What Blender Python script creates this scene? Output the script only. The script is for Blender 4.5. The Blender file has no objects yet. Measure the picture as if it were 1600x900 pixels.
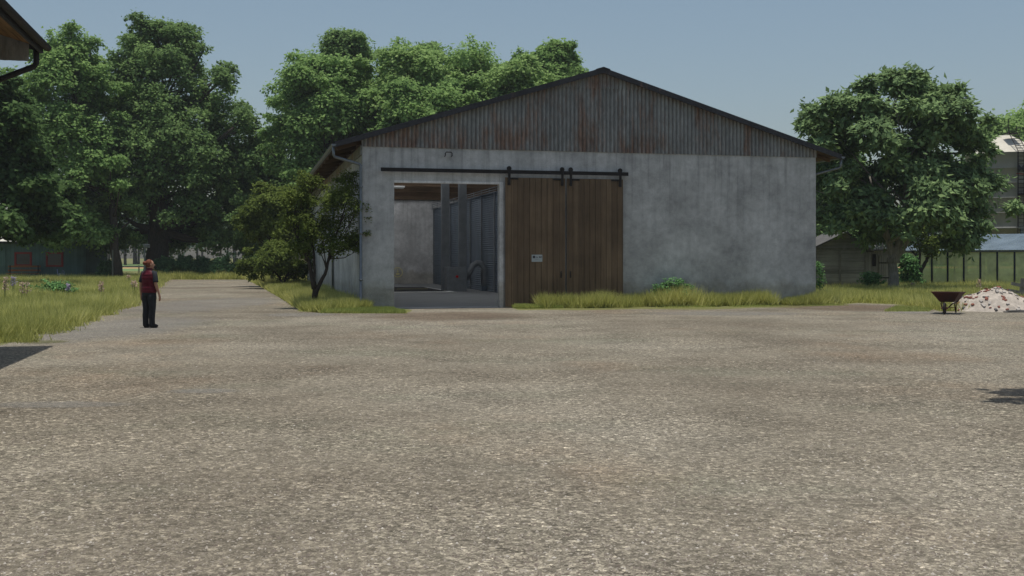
import bpy, math, random
import numpy as np
from mathutils import Vector, Matrix

R = math.radians
C = bpy.context.scene.collection
SC = bpy.context.scene

# ------------------------------------------------------------------ camera, sky, sun, exposure
F = 1680.0          # focal length in photo pixels (1600 wide)
HZ = 402.0          # horizon row
HAZE = 0.0003
H = 1.80            # eye height
cam_d = bpy.data.cameras.new("camera"); cam = bpy.data.objects.new("camera", cam_d); C.objects.link(cam)
cam_d.sensor_width = 36.0; cam_d.lens = 36.0 * F / 1600.0
cam_d.shift_y = -(450.0 - HZ) / 1600.0
cam_d.clip_start = 0.1; cam_d.clip_end = 5000
cam.location = (0, 0, H); cam.rotation_euler = (R(90), 0, 0)
SC.camera = cam

SUN = Vector((0.0, -0.02, 1.0)).normalized()
SUN_EL = math.asin(SUN.z)
world = bpy.data.worlds.new("World"); SC.world = world; world.use_nodes = True
wn = world.node_tree; wn.nodes.clear()
sky = wn.nodes.new("ShaderNodeTexSky"); sky.sky_type = 'NISHITA'; sky.sun_disc = False
sky.sun_elevation = SUN_EL; sky.sun_rotation = math.atan2(SUN.x, SUN.y)
sky.air_density = 1.1; sky.dust_density = 2.2; sky.ozone_density = 1.0; sky.altitude = 100
hs = wn.nodes.new("ShaderNodeHueSaturation"); hs.inputs['Saturation'].default_value = 0.93; hs.inputs['Hue'].default_value = 0.488
bg = wn.nodes.new("ShaderNodeBackground"); bg.inputs['Strength'].default_value = 0.0925
wo = wn.nodes.new("ShaderNodeOutputWorld")
wn.links.new(sky.outputs[0], hs.inputs['Color']); wn.links.new(hs.outputs[0], bg.inputs[0]); wn.links.new(bg.outputs[0], wo.inputs[0])

sd = bpy.data.lights.new("sun", 'SUN'); sd.energy = 3.6; sd.angle = R(0.6); sd.color = (1.0, 0.95, 0.86)
so = bpy.data.objects.new("sun", sd); C.objects.link(so); so.location = (0, 0, 60)
so.rotation_euler = SUN.to_track_quat('Z', 'Y').to_euler()

SC.view_settings.view_transform = 'Standard'; SC.view_settings.look = 'None'
SC.view_settings.exposure = 0.0; SC.view_settings.gamma = 1.0
SC.view_settings.use_curve_mapping = False
SC.render.engine = 'CYCLES'
SC.cycles.max_bounces = 8; SC.cycles.transparent_max_bounces = 12; SC.cycles.diffuse_bounces = 5
SC.cycles.transmission_bounces = 6; SC.cycles.caustics_reflective = False; SC.cycles.caustics_refractive = False

# ------------------------------------------------------------------ pixel helpers (photo pixels -> world)
def G(px, py):
    Y = H * F / (py - HZ); return Vector(((px - 800) / F * Y, Y, 0))
def P(px, py, Y):
    return Vector(((px - 800) / F * Y, Y, H + (HZ - py) / F * Y))
def X_(px, Y): return (px - 800) / F * Y
def Z_(py, Y): return H + (HZ - py) / F * Y

# ------------------------------------------------------------------ mesh builder
class MB:
    def __init__(s): s.v = []; s.f = []; s.m = Matrix.Identity(4)
    def add(s, vs, fs):
        n = len(s.v); s.v += [tuple(s.m @ Vector(p)) for p in vs]; s.f += [tuple(i + n for i in f) for f in fs]; return s
    def box(s, x0, x1, y0, y1, z0, z1, rot=None):
        vs = [(x, y, z) for z in (z0, z1) for y in (y0, y1) for x in (x0, x1)]
        if rot is not None:
            c = Vector(((x0+x1)/2, (y0+y1)/2, (z0+z1)/2)); vs = [tuple(rot @ (Vector(p)-c) + c) for p in vs]
        return s.add(vs, [(0,2,3,1),(4,5,7,6),(0,1,5,4),(2,6,7,3),(0,4,6,2),(1,3,7,5)])
    def bar(s, a, b, w, t, up=(0,0,1)):
        a = Vector(a); b = Vector(b); d = (b-a).normalized(); up = Vector(up)
        if abs(d.dot(up)) > .98: up = Vector((0,1,0))
        r = d.cross(up).normalized(); u = r.cross(d)
        vs = [a + r*i*w/2 + u*j*t/2 for i, j in ((-1,-1),(1,-1),(1,1),(-1,1))] + [b + r*i*w/2 + u*j*t/2 for i, j in ((-1,-1),(1,-1),(1,1),(-1,1))]
        return s.add(vs, [(0,3,2,1),(4,5,6,7),(0,1,5,4),(1,2,6,5),(2,3,7,6),(3,0,4,7)])
    def tube(s, path, rad, n=8, caps=True, squash=1.0):
        path = [Vector(p) for p in path]
        if not hasattr(rad, '__len__'): rad = [rad]*len(path)
        vs = []; fs = []; prev = None
        for i, p in enumerate(path):
            d = (path[min(i+1, len(path)-1)] - path[max(i-1, 0)]).normalized()
            if prev is None:
                a = Vector((1,0,0)) if abs(d.x) < .9 else Vector((0,1,0)); r = (a - d*a.dot(d)).normalized()
            else: r = (prev - d*prev.dot(d)).normalized()
            prev = r; u = d.cross(r)
            for k in range(n):
                t = 2*math.pi*k/n; vs.append(p + (r*math.cos(t) + u*math.sin(t)*squash)*rad[i])
        for i in range(len(path)-1):
            for k in range(n):
                a = i*n+k; b = i*n+(k+1) % n; fs.append((a, b, b+n, a+n))
        if caps: fs.append(tuple(range(n))[::-1]); fs.append(tuple(range((len(path)-1)*n, len(path)*n)))
        return s.add(vs, fs)
    def loft(s, secs, n=20, caps=True):      # secs: (cx,cy,cz,rx,ry)
        vs = []; fs = []
        for (cx, cy, cz, rx, ry) in secs:
            for k in range(n):
                t = 2*math.pi*k/n; c = math.cos(t); q = math.sin(t)
                vs.append((cx+rx*math.copysign(abs(c)**.85, c), cy+ry*math.copysign(abs(q)**.85, q), cz))
        for i in range(len(secs)-1):
            for k in range(n):
                a = i*n+k; b = i*n+(k+1) % n; fs.append((a, b, b+n, a+n))
        if caps: fs.append(tuple(range(n))[::-1]); fs.append(tuple(range((len(secs)-1)*n, len(secs)*n)))
        return s.add(vs, fs)
    def lathe(s, prof, n=32, c=(0,0)):
        vs = []; fs = []
        for r, z in prof:
            for k in range(n):
                t = 2*math.pi*k/n; vs.append((c[0]+r*math.cos(t), c[1]+r*math.sin(t), z))
        for i in range(len(prof)-1):
            for k in range(n):
                a = i*n+k; b = i*n+(k+1) % n; fs.append((a, b, b+n, a+n))
        return s.add(vs, fs)
    def ell(s, c, r, n=14, m=9, f=None):
        vs = []; fs = []
        for j in range(m+1):
            ph = math.pi*j/m
            for k in range(n):
                t = 2*math.pi*k/n
                p = Vector((r[0]*math.sin(ph)*math.cos(t), r[1]*math.sin(ph)*math.sin(t), r[2]*math.cos(ph)))
                if f: p = f(p)
                vs.append(p + Vector(c))
        for j in range(m):
            for k in range(n):
                a = j*n+k; b = j*n+(k+1) % n; fs.append((a, a+n, b+n, b))
        return s.add(vs, fs)
    def prism(s, poly, a, b):                # poly in xz, extruded y a..b
        n = len(poly); vs = [(x, a, z) for x, z in poly] + [(x, b, z) for x, z in poly]
        return s.add(vs, [tuple(range(n)), tuple(range(n, 2*n))[::-1]] + [(i, i+n, (i+1) % n+n, (i+1) % n) for i in range(n)])
    def build(s, name, mat, parent=None, smooth=False, bevel=0):
        me = bpy.data.meshes.new(name); me.from_pydata([tuple(v) for v in s.v], [], s.f); me.update()
        if smooth: me.polygons.foreach_set('use_smooth', [True]*len(me.polygons))
        me.materials.append(mat); o = bpy.data.objects.new(name, me); C.objects.link(o)
        if parent: o.parent = parent
        if bevel:
            b = o.modifiers.new("bevel", 'BEVEL'); b.width = bevel; b.segments = 2; b.limit_method = 'ANGLE'
        return o

def tag(o, label=None, cat=None, group=None, kind=None):
    if label: o['label'] = label
    if cat: o['category'] = cat
    if group: o['group'] = group
    if kind: o['kind'] = kind
    return o
def empty(name, loc, rz=0):
    o = bpy.data.objects.new(name, None); C.objects.link(o); o.location = loc; o.rotation_euler = (0, 0, rz); o.empty_display_size = .3; return o
def copy_tree(o, parent=None):
    c = o.copy(); C.objects.link(c)
    if parent: c.parent = parent
    for ch in [x for x in C.objects if x.parent == o]: copy_tree(ch, c)
    return c

# ------------------------------------------------------------------ materials
def lin(c):
    return tuple(((x/255)/12.92 if x/255 <= .04045 else ((x/255+.055)/1.055)**2.4) for x in c) + (1,)
class MT:
    def __init__(s, name, rough=.8, metal=0.0, spec=.3):
        s.m = bpy.data.materials.new(name); s.m.use_nodes = True; s.t = s.m.node_tree; s.N = s.t.nodes
        s.b = s.N['Principled BSDF']; s.b.inputs['Roughness'].default_value = rough; s.b.inputs['Metallic'].default_value = metal
        s.b.inputs['Specular IOR Level'].default_value = spec
        s.tc = None; s.maps = {}
    def L(s, a, b): s.t.links.new(a, b)
    def co(s, scale=(1,1,1)):
        if scale in s.maps: return s.maps[scale]
        if not s.tc: s.tc = s.N.new('ShaderNodeTexCoord')
        m = s.N.new('ShaderNodeMapping'); m.inputs['Scale'].default_value = scale
        s.L(s.tc.outputs['Object'], m.inputs[0]); s.maps[scale] = m.outputs[0]; return m.outputs[0]
    def noise(s, scale, detail=4, rough=.6, st=(1,1,1)):
        n = s.N.new('ShaderNodeTexNoise'); n.inputs['Scale'].default_value = scale; n.inputs['Detail'].default_value = detail
        n.inputs['Roughness'].default_value = rough; s.L(s.co(st), n.inputs['Vector']); return n.outputs['Fac']
    def vor(s, scale, out='Color', st=(1,1,1)):
        n = s.N.new('ShaderNodeTexVoronoi'); n.inputs['Scale'].default_value = scale; s.L(s.co(st), n.inputs['Vector']); return n.outputs[out]
    def ramp(s, fac, stops):
        r = s.N.new('ShaderNodeValToRGB'); e = r.color_ramp.elements
        while len(e) < len(stops): e.new(.5)
        for i, (p, c) in enumerate(stops):
            e[i].position = p; e[i].color = c if len(c) == 4 else tuple(c)+(1,)
        s.L(fac, r.inputs[0]); return r.outputs[0]
    def mix(s, fac, a, b, mode='MIX'):
        n = s.N.new('ShaderNodeMix'); n.data_type = 'RGBA'; n.blend_type = mode
        for sock, v in ((n.inputs[0], fac), (n.inputs[6], a), (n.inputs[7], b)):
            if hasattr(v, 'is_output') or hasattr(v, 'links'): s.L(v, sock)
            else: sock.default_value = v
        return n.outputs[2]
    def math(s, op, a, b=None):
        n = s.N.new('ShaderNodeMath'); n.operation = op
        for i, v in enumerate((a, b)):
            if v is None: continue
            if hasattr(v, 'links'): s.L(v, n.inputs[i])
            else: n.inputs[i].default_value = v
        return n.outputs[0]
    def attr(s, name, out='Fac'):
        n = s.N.new('ShaderNodeAttribute'); n.attribute_name = name; return n.outputs[out]
    def sep(s, vec):
        n = s.N.new('ShaderNodeSeparateXYZ'); s.L(vec, n.inputs[0]); return n.outputs
    def bump(s, h, dist=.01, strength=.6):
        n = s.N.new('ShaderNodeBump'); n.inputs['Distance'].default_value = dist; n.inputs['Strength'].default_value = strength
        s.L(h, n.inputs['Height']); s.L(n.outputs[0], s.b.inputs['Normal'])
    def color(s, c):
        if hasattr(c, 'links'): s.L(c, s.b.inputs['Base Color'])
        else: s.b.inputs['Base Color'].default_value = c
        return s.m
def G4(v): return (v, v, v, 1)

def simple(name, rgb, rough=.7, metal=0., var=.25, scale=3., spec=.3, st=(1,1,1), bump=0):
    k = MT(name, rough, metal, spec); c = rgb+(1,) if len(rgb) == 3 else rgb
    d = tuple(x*(1-var) for x in c[:3])+(1,); l = tuple(min(1, x*(1+var)) for x in c[:3])+(1,)
    n = k.noise(scale, 6, .65, st)
    if bump: k.bump(n, bump)
    return k.color(k.ramp(n, [(.3, d), (.7, l)]))

# concrete: blotches, vertical streaks, fine grain
def concrete(name, base=(.43,.435,.435), streak=.22):
    k = MT(name, .92, 0, .15)
    b = k.noise(.55, 7, .62); s = k.noise(1.0, 4, .6, (5.5, 5.5, .22)); f = k.noise(26, 3, .6); m = k.noise(3.2, 6, .7)
    c = k.ramp(b, [(.34, tuple(x*.74 for x in base)), (.5, base), (.64, tuple(x*1.2 for x in base))])
    z = k.math('MULTIPLY', k.math('SUBTRACT', k.sep(k.co())[2], 1.5), .26)
    zc = k.N.new('ShaderNodeClamp'); k.L(z, zc.inputs[0])
    sr = k.ramp(s, [(.36, G4(.70)), (.50, G4(1.0)), (.70, G4(1.08))])
    c = k.mix(k.math('MULTIPLY', zc.outputs[0], .75), c, k.mix(1.0, c, sr, 'MULTIPLY'))
    c = k.mix(.55, c, k.mix(1.0, c, k.ramp(m, [(.36, G4(.70)), (.60, G4(1.15))]), 'MULTIPLY'))
    c = k.mix(.5, c, k.mix(1.0, c, k.ramp(f, [(.3, G4(.8)), (.7, G4(1.15))]), 'MULTIPLY'))
    # splashed dirt along the foot
    h = k.math('ADD', k.math('MULTIPLY', k.sep(k.co())[2], 1.0), k.math('MULTIPLY', k.noise(1.4, 6, .7), -1.3))
    c = k.mix(1.0, c, k.ramp(h, [(.0, (.78,.75,.69)), (.30, G4(1))]), 'MULTIPLY')
    k.bump(k.math('ADD', k.math('MULTIPLY', f, .4), m), .012, .5)
    return k.color(c)
def rusty(name, base=(.245,.252,.25), amt=.515, rust=(.225,.135,.095), st=(2.6,2.6,.45), rib=False):
    k = MT(name, .75, .15, .3)
    a = k.noise(1.0, 7, .7, st); b = k.noise(.45, 4, .6); f = k.noise(14, 5, .7, (1,1,.25))
    c = k.ramp(f, [(.3, tuple(x*.7 for x in base)), (.7, tuple(x*1.3 for x in base))])
    r = k.ramp(f, [(.3, tuple(x*.6 for x in rust)), (.7, tuple(x*1.35 for x in rust))])
    fac = k.ramp(k.math('ADD', k.math('MULTIPLY', a, .6), k.math('MULTIPLY', b, .4)), [(amt-.02, G4(0)), (amt+.08, G4(.85))])
    c = k.mix(fac, c, r)
    c = k.mix(.6, c, k.mix(1.0, c, k.ramp(k.noise(.8, 5, .6, (1,1,.5)), [(.35, G4(.6)), (.65, G4(1.25))]), 'MULTIPLY'))
    if rib:     # groove shading painted into the colour, repeating at the rib pitch
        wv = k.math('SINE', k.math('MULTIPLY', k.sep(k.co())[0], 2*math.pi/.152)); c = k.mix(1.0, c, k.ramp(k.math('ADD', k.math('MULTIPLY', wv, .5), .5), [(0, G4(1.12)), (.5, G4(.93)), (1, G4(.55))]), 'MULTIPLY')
    k.bump(f, .004, .5); return k.color(c)
def planks(name, cols, axis=0, w=.15, along=2, spec=.2, gap=True, rough=.8):
    k = MT(name, rough, 0, spec); xyz = k.sep(k.co())
    q = k.math('DIVIDE', xyz[axis], w); cell = k.math('FLOOR', q); fr = k.math('FRACT', q)
    wnz = k.N.new('ShaderNodeTexWhiteNoise'); wnz.noise_dimensions = '1D'; k.L(cell, wnz.inputs['W'])
    st = [9, 9, 9]; st[along] = .5; g = k.noise(1.6, 8, .7, tuple(st)); bl = k.noise(.7, 5, .6)
    n2 = k.math('ADD', k.math('MULTIPLY', g, .75), k.math('MULTIPLY', wnz.outputs[0], .25))
    c = k.ramp(n2, [(.3, cols[0]), (.5, cols[1]), (.72, cols[2])])
    c = k.mix(.7, c, k.mix(1.0, c, k.ramp(bl, [(.34, G4(.62)), (.62, G4(1.15))]), 'MULTIPLY'))
    if gap:
        e = k.ramp(fr, [(.0, G4(.42)), (.04, G4(1)), (.96, G4(1)), (1.0, G4(.42))]); c = k.mix(1.0, c, e, 'MULTIPLY')
        k.bump(k.math('ADD', k.math('MULTIPLY', e, 1.0), k.math('MULTIPLY', g, .5)), .01, .7)
    else: k.bump(g, .006, .6)
    return k.color(c)

# leaves: a leaf's own colour differs leaf by leaf, light passes through it in part
def leafmat(name, dark, mid, light, trans=.48, lean=0, gloss=0):
    leafk = 1.35 if 'grass' in name else 1.0 if 'petal' in name else 1.7 if 'broad' in name or 'distant' in name or 'olive' in name else 3.4
    m = bpy.data.materials.new(name); m.use_nodes = True; t = m.node_tree; N = t.nodes; N.clear()
    at = N.new('ShaderNodeAttribute'); at.attribute_name = 'rnd'
    rp = N.new('ShaderNodeValToRGB'); e = rp.color_ramp.elements; e.new(.5)
    for i, (p, c) in enumerate(((.05, dark), (.5, mid), (.97, light))): e[i].position = p; e[i].color = tuple(min(.8, v*leafk) for v in c)+(1,)
    t.links.new(at.outputs['Fac'], rp.inputs[0])
    d = N.new('ShaderNodeBsdfDiffuse'); tr = N.new('ShaderNodeBsdfTranslucent'); mx = N.new('ShaderNodeMixShader'); mx.inputs[0].default_value = trans
    for q in (d, tr): t.links.new(rp.outputs[0], q.inputs['Color'])
    t.links.new(d.outputs[0], mx.inputs[1]); t.links.new(tr.outputs[0], mx.inputs[2])
    out = N.new('ShaderNodeOutputMaterial'); t.links.new(mx.outputs[0], out.inputs[0])
    return m

M = {}
M['concrete'] = concrete('concrete')
M['concrete_in'] = concrete('concrete_inner', (.62,.62,.62))
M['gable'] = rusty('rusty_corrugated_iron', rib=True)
M['roof'] = rusty('dark_roof_metal', (.035,.036,.042), .62)
M['rust'] = rusty('rusty_steel', (.06,.028,.025), .46, (.075,.022,.018))
M['darkpipe'] = rusty('dark_pipe', (.03,.028,.028), .58, (.05,.03,.022))
M['galv'] = simple('galvanised_steel', (.17,.19,.21), .45, .6, .2, 6)
M['rail'] = simple('black_iron', (.016,.014,.014), .6, .3, .3, 8)
M['door'] = planks('weathered_brown_boards', [(.092,.063,.040), (.142,.098,.061), (.20,.142,.090)], 0, .205, 2)
M['soffit'] = planks('soffit_boards', [(.055,.036,.022), (.13,.085,.048), (.21,.14,.08)], 0, .16, 1)
M['soffit_near'] = planks('near_soffit_boards', [(.16,.09,.045), (.38,.23,.11), (.50,.33,.17)], 1, .18, 0)
M['beam'] = planks('beam_wood', [(.05,.03,.02), (.10,.065,.038), (.15,.10,.06)], 2, .22, 0, gap=False)
M['greywood'] = planks('old_grey_boards', [(.17,.166,.16), (.29,.282,.272), (.40,.39,.375)], 2, .22, 0)
M['greywoodv'] = planks('old_grey_upright_boards', [(.17,.165,.155), (.28,.27,.255), (.38,.365,.35)], 0, .14, 2)
M['greywood2'] = simple('old_grey_timber', (.20,.19,.178), .85, 0, .35, 5)
M['shedroof'] = simple('grey_felt', (.10,.098,.095), .9, 0, .35, 4)
M['green'] = planks('green_painted_boards', [(.08,.135,.122), (.11,.175,.16), (.15,.225,.205)], 0, .3, 2)
M['red'] = simple('red_paint', (.26,.022,.018), .55, 0, .2, 6)
M['orange'] = simple('orange_stained_wood', (.26,.095,.025), .6, 0, .25, 6)
M['whiteroof'] = simple('pale_roof_sheet', (.62,.60,.54), .6, 0, .15, 4)
M['bark'] = simple('bark', (.075,.062,.052), .95, 0, .45, 5, st=(3,3,.6), bump=.04)
M['barkpale'] = simple('pale_bark', (.26,.24,.21), .95, 0, .35, 5, st=(3,3,.7), bump=.03)
M['barkdark'] = simple('dark_bark', (.045,.036,.030), .95, 0, .4, 8, st=(3,3,.6), bump=.02)
M['bin'] = simple('bluish_bin_steel', (.15,.19,.24), .5, .5, .25, 1.5, st=(1,1,.4))
M['leg'] = simple('grey_elevator_steel', (.22,.24,.26), .5, .3, .15, 3)
M['floor'] = simple('worn_floor_slab', (.20,.208,.212), .8, 0, .12, 1.2)
M['floorpale'] = simple('pale_pit_kerb', (.50,.50,.49), .8, 0, .1, 3)
M['grate'] = simple('dark_grate', (.03,.032,.035), .6, .4, .3, 20)
M['yellow'] = simple('yellow_paint', (.80,.74,.35), .5, 0, .05, 5)
M['redbutton'] = simple('red_plastic', (.6,.02,.02), .4, 0, .05, 5)
M['lampwhite'] = simple('white_lamp_body', (.8,.8,.78), .5, 0, .05, 5)
M['plate'] = simple('sign_plate_white', (.36,.40,.42), .5, 0, .12, 12)
M['ink'] = simple('dark_ink', (.02,.024,.04), .6, 0, .1, 9)
M['silo'] = simple('grey_silo_steel', (.25,.247,.23), .6, .2, .10, 1.2, st=(1,1,.5))
M['silocone'] = simple('cream_silo_cone', (.56,.53,.45), .6, 0, .08, 1.5)
M['navy'] = simple('navy_frame', (.018,.024,.05), .5, .2, .2, 6)
M['framegrey'] = simple('grey_green_frame', (.10,.115,.11), .5, .2, .2, 6)
M['vest'] = None
M['sand'] = simple('rubble_sand', (.42,.375,.325), .95, 0, .28, 7, bump=.03)
M['brick'] = simple('broken_brick', (.24,.095,.07), .9, 0, .35, 9)
M['stone'] = simple('broken_stone', (.40,.37,.34), .9, 0, .3, 9)
M['stonedark'] = simple('dark_slate_chip', (.11,.11,.115), .9, 0, .3, 9)
M['purple'] = simple('pale_lilac_plastic', (.38,.40,.62), .5, 0, .1, 6)

k = MT('added_skylight_sheet'); k.N.remove(k.b)  # translucent sheet for the added roof panels that brighten the hall
tr = k.N.new('ShaderNodeBsdfTranslucent'); tr.inputs[0].default_value = (.9,.93,.96,1)
k.L(tr.outputs[0], k.N['Material Output'].inputs[0]); M['added_skylight'] = k.m

def glass(name, tint, refl, dirt, dcol):
    k = MT(name); k.N.remove(k.b)
    t = k.N.new('ShaderNodeBsdfTransparent'); t.inputs[0].default_value = tint
    g = k.N.new('ShaderNodeBsdfGlossy'); g.inputs['Roughness'].default_value = .08; g.inputs[0].default_value = G4(.9)
    d = k.N.new('ShaderNodeBsdfDiffuse'); d.inputs[0].default_value = dcol
    m1 = k.N.new('ShaderNodeMixShader'); m2 = k.N.new('ShaderNodeMixShader')
    fr = k.N.new('ShaderNodeFresnel'); fr.inputs[0].default_value = refl
    k.L(fr.outputs[0], m1.inputs[0]); k.L(t.outputs[0], m1.inputs[1]); k.L(g.outputs[0], m1.inputs[2])
    k.L(k.ramp(k.noise(1.2, 5, .6), [(.3, G4(dirt*.6)), (.7, G4(dirt*1.3))]), m2.inputs[0])
    k.L(m1.outputs[0], m2.inputs[1]); k.L(d.outputs[0], m2.inputs[2]); k.L(m2.outputs[0], k.N['Material Output'].inputs[0]); return k.m
M['glasswall'] = glass('greenhouse_wall_glass', (.80,.88,.70,1), 1.35, .66, (.74,.79,.50,1))
M['glassroof'] = glass('greenhouse_roof_glass', (.75,.85,.92,1), 1.5, .35, (.30,.38,.46,1))
M['window'] = simple('dark_window_glass', (.025,.03,.045), .12, 0, .3, 2, spec=.8)

M['leaf_oak'] = leafmat('oak_leaves', (.033,.055,.022), (.058,.090,.034), (.098,.142,.052))
M['leaf_mid'] = leafmat('mid_green_leaves', (.040,.069,.024), (.073,.114,.040), (.118,.168,.060))
M['leaf_back'] = leafmat('bright_green_leaves', (.053,.083,.030), (.090,.132,.048), (.138,.184,.072))
M['leaf_pale'] = leafmat('pale_green_leaves', (.07,.105,.036), (.11,.155,.055), (.17,.21,.09))
M['leaf_near'] = leafmat('broad_fresh_leaves', (.034,.062,.024), (.064,.108,.040), (.125,.19,.068))
M['leaf_right'] = leafmat('feathered_green_leaves', (.036,.056,.026), (.058,.086,.038), (.092,.128,.054), .3, .6)
M['leaf_olive'] = leafmat('olive_leaves', (.042,.060,.016), (.080,.108,.028), (.145,.18,.048), .4)
M['leaf_dark'] = leafmat('dark_leaves', (.02,.035,.012), (.035,.055,.018), (.06,.085,.028), .25)
M['leaf_weed'] = leafmat('weed_leaves', (.022,.050,.020), (.042,.085,.032), (.080,.145,.052), .3)
M['leaf_hedge'] = leafmat('hedge_leaves', (.028,.056,.028), (.050,.090,.042), (.080,.130,.056), .4)
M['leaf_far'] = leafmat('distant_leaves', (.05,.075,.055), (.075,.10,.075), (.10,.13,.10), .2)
M['petal'] = leafmat('pale_pink_petals', (.42,.28,.24), (.60,.46,.36), (.75,.62,.52), .4, .3)
M['petalv'] = leafmat('pale_violet_petals', (.30,.25,.40), (.45,.38,.52), (.60,.55,.68), .4, .3)
M['grass'] = leafmat('tall_grass', (.19,.205,.06), (.37,.38,.125), (.54,.52,.23), .45)
M['grass_lo'] = leafmat('short_grass', (.17,.21,.06), (.29,.33,.10), (.42,.43,.16), .45)
M['grass_dk'] = leafmat('shade_grass', (.04,.06,.016), (.075,.10,.028), (.12,.14,.045), .15, .9)

# gravel: chips of several sizes, dust patches, pale and reddish dirt
def gravel():
    k = MT('gravel_surface', .95, 0, .12)
    v1 = k.vor(34); v2 = k.vor(80); v3 = k.vor(17, 'Color', (1, 1, 1))
    g1 = k.sep(v1)[0]; g2 = k.sep(v2)[1]; g3 = k.sep(v3)[0]
    base = k.ramp(k.noise(.13, 6, .6), [(.34, (.160,.138,.106)), (.5, (.220,.196,.153)), (.64, (.268,.243,.195))])
    mid = k.noise(.62, 7, .68); fine = k.noise(11, 5, .75)
    zone = k.ramp(k.noise(.24, 5, .7), [(.42, G4(.60)), (.60, G4(1))])
    c = k.mix(1.0, base, k.ramp(mid, [(.30, G4(.74)), (.5, G4(1.0)), (.7, G4(1.16))]), 'MULTIPLY')
    c = k.mix(1.0, c, k.ramp(fine, [(.30, G4(.55)), (.5, G4(1.0)), (.72, G4(1.36))]), 'MULTIPLY'); c0 = c
    c = k.mix(1.0, c, k.ramp(g1, [(.0, G4(.48)), (.5, G4(.93)), (.88, G4(1.3)), (1.0, G4(2.1))]), 'MULTIPLY')
    c = k.mix(1.0, c, k.ramp(g2, [(.0, G4(.66)), (.6, G4(1.02)), (1.0, G4(1.5))]), 'MULTIPLY')
    c = k.mix(1.0, c, k.ramp(g3, [(.0, G4(.88)), (.93, G4(1.04)), (.98, G4(1.5))]), 'MULTIPLY')
    c = k.mix(zone, c0, c)      # packed fines between the loose chips
    # greenish-grey worn patches and one grey dusty band
    pg = k.ramp(k.noise(.21, 5, .65, (1, 1.6, 1)), [(.52, G4(0)), (.66, G4(.6))]); c = k.mix(pg, c, k.mix(1.0, c, (.80,.88,.84,1), 'MULTIPLY'))
    pr = k.ramp(k.noise(.16, 4, .6, (1.3, 1, 1)), [(.54, G4(0)), (.70, G4(.6))]); c = k.mix(pr, c, k.mix(1.0, c, (1.12,.95,.85,1), 'MULTIPLY'))
    h = k.math('ADD', k.math('MULTIPLY', g1, .6), k.math('ADD', k.math('MULTIPLY', fine, 1.0), k.math('MULTIPLY', g2, .3)))
    k.bump(h, .022, .75); return k.color(c)
M['gravel'] = gravel()
def dust(name, a, b, edge=.5):
    k = MT(name, .95, 0, .1); f = k.noise(3, 7, .75, (.5,1.4,1)); g = k.sep(k.vor(45))[0]
    a, b = [tuple(v*.8 for v in q[:3])+(1,) for q in (a, b)]; c = k.ramp(f, [(.3, a), (.7, b)]); c = k.mix(1.0, c, k.ramp(g, [(0, G4(.75)), (1, G4(1.25))]), 'MULTIPLY')
    k.bump(f, .01, .5); k.color(c)
    # ragged fading border, so the gravel shows through
    t = k.N.new('ShaderNodeBsdfTransparent'); mx = k.N.new('ShaderNodeMixShader')
    fac = k.ramp(k.math('ADD', k.attr('edge'), k.math('MULTIPLY', k.math('SUBTRACT', k.noise(1.6, 6, .7, (.5,1.3,1)), .5), 1.1)), [(.25, G4(0)), (.95, G4(.38))])
    k.L(fac, mx.inputs[0]); k.L(t.outputs[0], mx.inputs[1]); k.L(k.b.outputs[0], mx.inputs[2]); k.L(mx.outputs[0], k.N['Material Output'].inputs[0]); return k.m
M['paledust'] = dust('pale_dust', (.25,.24,.22,1), (.40,.385,.355,1))
M['reddirt'] = dust('brown_dirt', (.175,.125,.09,1), (.26,.195,.145,1))
M['shortgreen'] = dust('thin_turf', (.12,.13,.035,1), (.20,.20,.065,1))
k = MT('meadow_ground', .95, 0, .1)
M['meadow'] = k.color(k.mix(.5, k.ramp(k.noise(.25, 6, .7), [(.35, (.11,.115,.045)), (.65, (.20,.20,.08))]), k.ramp(k.noise(14, 5, .8), [(.3, (.09,.095,.035)), (.7, (.22,.22,.09))])))
M['fieldgreen'] = simple('field_green', (.13,.20,.07), .9, 0, .15, .1)
M['fieldochre'] = simple('field_ochre', (.42,.27,.12), .9, 0, .1, .1)

# ------------------------------------------------------------------ ground
def sheet(name, poly, z, mat, kind='structure', jit=0, seg=0, rng=random.Random(3)):
    pts = []
    n = len(poly)
    for i in range(n):
        a = Vector(poly[i][:2]); b = Vector(poly[(i+1) % n][:2]); m = max(1, int((b-a).length/seg)) if seg else 1
        for j in range(m):
            p = a + (b-a)*j/m
            if jit: p += Vector((rng.uniform(-jit, jit), rng.uniform(-jit, jit)))
            pts.append((p.x, p.y, z))
    mb = MB(); mb.add(pts, [tuple(range(len(pts)))]); o = mb.build(name, mat); o['kind'] = kind
    return o
sheet('ground', [(-900,-200), (900,-200), (900,1500), (-900,1500)], 0, M['meadow'])
Cx, Cy = G(566, 483.5).x, G(566, 483.5).y
TH = math.atan(.247); cT, sT = math.cos(TH), math.sin(TH)
WID = None
def U(px):
    a = (px-800)/F; return (a*Cy - Cx)/(cT - a*sT)
def W(u, v, z=0): return Vector((Cx + u*cT - v*sT, Cy + u*sT + v*cT, z))
def Zf(px, py, v=0.0):          # height of a front-plane feature
    u = U(px); return H + (HZ-py)/F*(Cy+u*sT+v*cT)
WID = U(1275)
print('barn width', WID, 'corner', Cx, Cy)
yard_left = [G(0,540), G(60,522), G(100,511), G(130,503), G(160,490), G(190,478), G(215,463), G(240,447), G(256,437)]
yard_right = [G(385,437), G(405,447), G(432,462), G(470,487), G(560,490), G(640,489.5), W(U(640),-.02), W(U(800),-.02), G(806,485), G(850,484.5), G(900,485), G(1000,483), G(1100,484), G(1180,481), G(1250,481), G(1285,478), G(1340,474), G(1400,476), G(1440,482), G(1470,487), G(1600,486)]
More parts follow.
